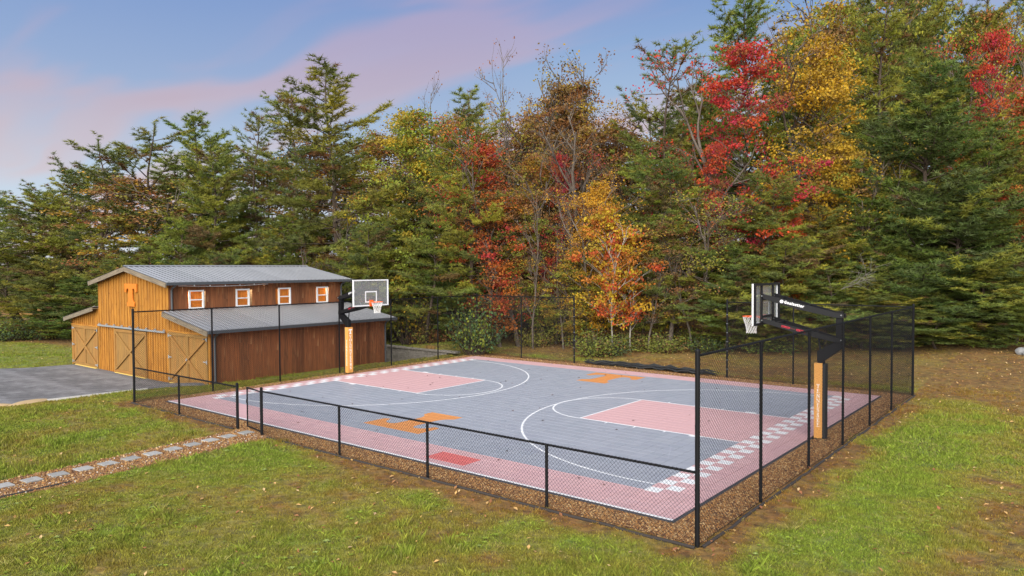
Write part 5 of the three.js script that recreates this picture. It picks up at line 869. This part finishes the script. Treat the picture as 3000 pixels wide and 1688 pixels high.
  ['olive_bush', -9.38, -16.58, 1.29, 1.37, 'low olive green shrub in the undergrowth, just left of the far hoop', 'shrubs in the undergrowth'],
  ['brown_bush', -9.78, -18.12, 1.65, 1.28, 'low rust brown shrub in the undergrowth, straight under the far hoop', 'shrubs in the undergrowth'],
  ['olive_bush', -7.85, -17.63, 1.56, 1.25, 'low olive green shrub in the undergrowth, just left of the golden green tree', 'shrubs in the undergrowth'],
  ['brown_bush', -7.72, -18.74, 1.18, 1.39, 'low rust brown shrub in the undergrowth, straight under the golden green tree', 'shrubs in the undergrowth'],
  ['olive_bush', -7.06, -19.38, 1.42, 1.28, 'low olive green shrub in the undergrowth, just right of the golden green tree', 'shrubs in the undergrowth'],
];
for (const a of FOREST) plant(...a);
// fallen grey branches hanging in the thicket on the right
{
  const r = rng(61), b = new GB(), limb = (p, d, l, rad, lev) => { const P = [p]; let q = p, dir = d.clone(); for (let k = 0; k < 4; k++) { dir.add(V((r() - 0.5) * 0.35, (r() - 0.55) * 0.3, (r() - 0.5) * 0.35)).normalize(); q = [q[0] + dir.x * l / 4, q[1] + dir.y * l / 4, q[2] + dir.z * l / 4]; P.push(q); } b.tube(P, [rad, rad * 0.85, rad * 0.65, rad * 0.45, rad * 0.25], 4); if (lev < 3) for (let k = 0; k < 5; k++) { const s = P[1 + Math.floor(r() * 4)]; limb(s, dir.clone().add(V((r() - 0.5) * 1.6, (r() - 0.5) * 1.6, (r() - 0.5) * 1.6)).normalize(), l * 0.45, rad * 0.45, lev + 1); } };
  limb([0, 0, 0], V(0.62, 0.42, 0.5).normalize(), 2.6, 0.035, 0);
  solo('dead_branch', b.geo(true), std({ color: new THREE.Color().setRGB(0.24, 0.22, 0.18), roughness: 0.9 }), 'fallen grey dead tree leaning in the evergreens on the right', 'dead tree', null, [13.9, 2.9, -25.6]);
}
// pale stones at the right edge, sandstone slabs beside the drive
{
  const r = rng(19), rock = (seed) => { const g = new THREE.IcosahedronGeometry(1, 2), p = g.attributes.position; for (let i = 0; i < p.count; i++) { const x = p.getX(i), y = p.getY(i), z = p.getZ(i), k = 0.75 + 0.5 * fbm(x * 1.3 + seed, y * 1.3 + z * 1.7 + seed, 3); p.setXYZ(i, x * k, y * k * 0.75, z * k); } g.computeVertexNormals(); return g; };
  const gm = std({ color: new THREE.Color().setRGB(0.24, 0.24, 0.24), roughness: 0.9 }), sm = std({ color: new THREE.Color().setRGB(0.44, 0.31, 0.16), roughness: 0.95 }), G = [rock(1), rock(5), rock(9)];
  [[21.35, -28.0, 0.28], [21.75, -28.2, 0.36], [21.6, -27.7, 0.24], [22.2, -28.0, 0.42], [22.05, -27.6, 0.22], [22.6, -28.3, 0.3]].forEach(([x, z, s], i) => { const m = solo('stone', G[i % 3], gm, 'pale grey stone in the small heap at the right edge of the wood', 'stone', 'stones heaped at the right', [x, height(x, z) + s * 0.3, z], [0, r() * 6, 0]); m.scale.setScalar(s); });
  [[-4.75, 3.55, 0.55, 'small'], [-4.15, 2.75, 0.8, 'long']].forEach(([x, z, s, w], i) => { const m = solo('sandstone_slab', G[i], sm, `${w} flat sandstone slab at the lawn end of the drive`, 'stone', null, [x, height(x, z) + 0.02, z], [0, 0.9 + i, 0]); m.scale.set(s, 0.12, s * 0.4); });
}
// ---------------------------------------------------------------- grass, weeds and leaves
{
  const camX = camera.position.x, camZ = camera.position.z, fx = -0.6309, fz = -0.7754;
  const clump = (seed, n, rad, h, wd) => { const r = rng(seed), b = new GB(); for (let k = 0; k < n; k++) { const a = r() * 6.28, q = Math.sqrt(r()) * rad, x = q * Math.cos(a), z = q * Math.sin(a), hh = h * (0.45 + 0.75 * r()), t = r() * 6.28, lx = (r() - 0.5) * hh * 1.5, lz = (r() - 0.5) * hh * 1.5, v = 0.75 + 0.5 * r(), c = [v, v * (0.95 + 0.1 * r()), v * 0.9], w = wd * (0.7 + 0.6 * r()); const A = b.v(x - w * Math.cos(t), -0.01, z - w * Math.sin(t), c), B = b.v(x + w * Math.cos(t), -0.01, z + w * Math.sin(t), c), C = b.v(x + lx * 0.5 + w * 0.8 * Math.cos(t), hh * 0.65, z + lz * 0.5 + w * 0.8 * Math.sin(t), c), D = b.v(x + lx, hh, z + lz, c); b.tri(A, B, C); b.tri(A, C, D); } return b.geo(); };
  const mat = new THREE.MeshPhysicalMaterial({ vertexColors: true, side: THREE.DoubleSide, roughness: 0.8, transmission: 0.25, thickness: 0, specularIntensity: 0.3 });
  const free = (x, z) => !inYard(x, z) && !inBarn(x, z) && !onPath(x, z) && !onDrive(x + 0.35 * (vnoise(x * 6, z * 6) - 0.6), z - 0.3 * (vnoise(x * 5 + 9, z * 5) - 0.4)) && !(x > -8.8 && x < -1 && z < -14.8 && z > -15.5);
  const r = rng(404), near = [[], [], []], far = [[], []], sprig = [];
  const put = (d0, d1, count, lists) => { for (let k = 0; k < count; k++) { const d = Math.sqrt(lerp(d0 * d0, d1 * d1, r())), a = (r() - 0.5) * 1.66, c = Math.cos(a), s = Math.sin(a), x = camX + d * (fx * c - fz * s), z = camZ + d * (fz * c + fx * s); if (!free(x, z)) continue; const g = green(x, z); if (inWood(x, z) > 1.5 || r() > 0.35 + g * 1.1) continue; lists[Math.floor(r() * lists.length)].push([x, z, g]); } };
  put(4.5, 11, 34000, near); put(11, 18, 42000, near); put(18, 30, 40000, far); put(30, 62, 42000, far);
  const col = new THREE.Color(), o = new THREE.Object3D();
  const make = (name, label, geo, list, sc) => { const m = new THREE.InstancedMesh(geo, mat, list.length); list.forEach(([x, z, g], i) => { const lush = fbm(x * 0.9 + 40, z * 0.9, 3), s = sc * (0.7 + 0.5 * r()) * (0.75 + 0.5 * g); let c = turf(x, z, clamp(g + 0.22 * (r() - 0.5) + 0.06)); if (r() < 0.12) c = mix3(c, [0.3, 0.24, 0.1], 0.6); const v = 0.7 + 0.7 * r(); o.position.set(x, height(x, z), z); o.rotation.set(0, r() * 6.28, 0); o.scale.set(s * 1.1, s * (0.75 + 0.8 * sstep(0.5, 0.75, lush)), s * 1.1); o.updateMatrix(); m.setMatrixAt(i, o.matrix); m.setColorAt(i, col.setRGB(c[0] * v, c[1] * v, c[2] * v)); }); m.name = numbered(name); shade(m); m.userData = { kind: 'stuff', label, category: 'grass' }; scene.add(m); };
  near.forEach((l, i) => make('lawn_grass', 'short mown grass of the near lawn', clump(31 + i, 17, 0.075, 0.042, 0.0042), l, 1));
  far.forEach((l, i) => make('distant_grass', 'short grass of the lawn farther off', clump(41 + i, 15, 0.15, 0.055, 0.009), l, 1));
  // broad-leaved weeds and tall tufts
  const weed = new GB(); { const q = rng(8); for (let k = 0; k < 11; k++) { const a = k / 11 * 6.28 + q(), l = 0.05 + 0.04 * q(), w = 0.014 + 0.008 * q(), ca = Math.cos(a), sa = Math.sin(a), v = 0.8 + 0.4 * q(), c = [v, v, v]; weed.quad(weed.v(0, 0.005, 0, c), weed.v(ca * l * 0.6 - sa * w, 0.03, sa * l * 0.6 + ca * w, c), weed.v(ca * l, 0.02 + 0.02 * q(), sa * l, c), weed.v(ca * l * 0.6 + sa * w, 0.03, sa * l * 0.6 - ca * w, c)); } }
  const wl = []; for (let k = 0; k < 16000 && wl.length < 1600; k++) { const d = Math.sqrt(lerp(25, 900, Math.pow(r(), 1.4))), a = (r() - 0.5) * 1.6, c = Math.cos(a), s = Math.sin(a), x = camX + d * (fx * c - fz * s), z = camZ + d * (fz * c + fx * s); if (!free(x, z) || green(x, z) < 0.42 || fbm(x * 0.8 + 70, z * 0.8 + 20, 3) < 0.52) continue; wl.push([x, z]); }
  const wm = new THREE.InstancedMesh(weed.geo(), mat, wl.length); wl.forEach(([x, z], i) => { const s = 0.35 + 0.6 * r() * r(), c = r() < 0.8 ? [0.25, 0.32, 0.04] : [0.3, 0.36, 0.1]; o.position.set(x, height(x, z) + 0.012, z); o.rotation.set(0, r() * 6.28, 0); o.scale.set(s, s, s); o.updateMatrix(); wm.setMatrixAt(i, o.matrix); const v = 0.8 + 0.4 * r(); wm.setColorAt(i, col.setRGB(c[0] * v, c[1] * v, c[2] * v)); }); wm.name = 'lawn_weeds'; shade(wm); wm.userData = { kind: 'stuff', label: 'broad-leaved weeds and clover in the lawn', category: 'weeds' }; scene.add(wm);
  // taller tufts that the mower missed
  const tl = []; for (let k = 0; k < 30000 && tl.length < 1300; k++) { const d = Math.sqrt(lerp(25, 700, r())), a = (r() - 0.5) * 1.62, c = Math.cos(a), s = Math.sin(a), x = camX + d * (fx * c - fz * s), z = camZ + d * (fz * c + fx * s); if (!free(x, z)) continue; const foot = Math.max(FX0 - x, x - FX1, z - FZ0, FZ1 - z) < 0.35; if (!foot && (green(x, z) < 0.5 || fbm(x * 1.1 + 15, z * 1.1 + 33, 3) < 0.55)) continue; if (foot && r() < 0.55) continue; tl.push([x, z, foot ? 0.1 : clamp(green(x, z) + 0.15)]); }
  make('grass_tufts', 'taller tufts of grass standing out of the lawn', clump(57, 15, 0.05, 0.1, 0.0045), tl, 1);
  // leaf litter under the trees and strays on the lawn
  const leaf = new GB(); leaf.quad(leaf.v(-0.05, 0, 0), leaf.v(0, 0.012, 0.03), leaf.v(0.06, 0.004, 0), leaf.v(0, 0.014, -0.028)); const lg = leaf.geo(), ll = [];
  for (let k = 0; k < 60000 && ll.length < 15000; k++) { const d = Math.sqrt(lerp(25, 3600, r())), a = (r() - 0.5) * 1.6, c = Math.cos(a), s = Math.sin(a), x = camX + d * (fx * c - fz * s), z = camZ + d * (fz * c + fx * s); if (inBarn(x, z) || (inYard(x, z) && x > -0.05 && x < L + 0.05 && z < 0.05 && z > -W - 0.05) || onDrive(x, z)) continue; if (r() > (inYard(x, z) ? 0.04 : Math.pow(1 - green(x, z), 1.6) * 0.9 + 0.005)) continue; ll.push([x, z]); }
  const lc = [[0.3, 0.14, 0.05], [0.2, 0.08, 0.03], [0.42, 0.25, 0.09], [0.5, 0.34, 0.16], [0.26, 0.1, 0.04], [0.5, 0.3, 0.1]], leafM = std({ roughness: 0.9, side: THREE.DoubleSide });
  const lm = new THREE.InstancedMesh(lg, leafM, ll.length); ll.forEach(([x, z], i) => { const s = 0.4 + 0.7 * r(), c = lc[Math.floor(r() * lc.length)]; o.position.set(x, height(x, z) + 0.02 + 0.015 * r(), z); o.rotation.set((r() - 0.5) * 1.0, r() * 6.28, (r() - 0.5) * 1.0); o.scale.setScalar(s); o.updateMatrix(); lm.setMatrixAt(i, o.matrix); lm.setColorAt(i, col.setRGB(...c)); }); lm.name = 'leaf_litter'; shade(lm); lm.userData = { kind: 'stuff', label: 'fallen autumn leaves strewn over the ground', category: 'leaves' }; scene.add(lm);
  // stray dark leaves on the court
  const dm = [std({ color: new THREE.Color().setRGB(0.07, 0.035, 0.025), roughness: 0.9, side: THREE.DoubleSide }), std({ color: new THREE.Color().setRGB(0.14, 0.05, 0.03), roughness: 0.9, side: THREE.DoubleSide })];
  for (let k = 0; k < 60; k++) { const x = 0.5 + 17 * r(), z = -0.4 - 14.4 * r(), m = solo('fallen_leaf', lg, dm[k % 2], 'dry dark leaf lying on the court tiles', 'leaf', 'leaves on the court', [x, 0.042, z], [0, r() * 6.28, (r() - 0.5) * 0.3]); m.scale.setScalar(0.6 + 0.6 * r()); }
}
renderer.render(scene, camera);
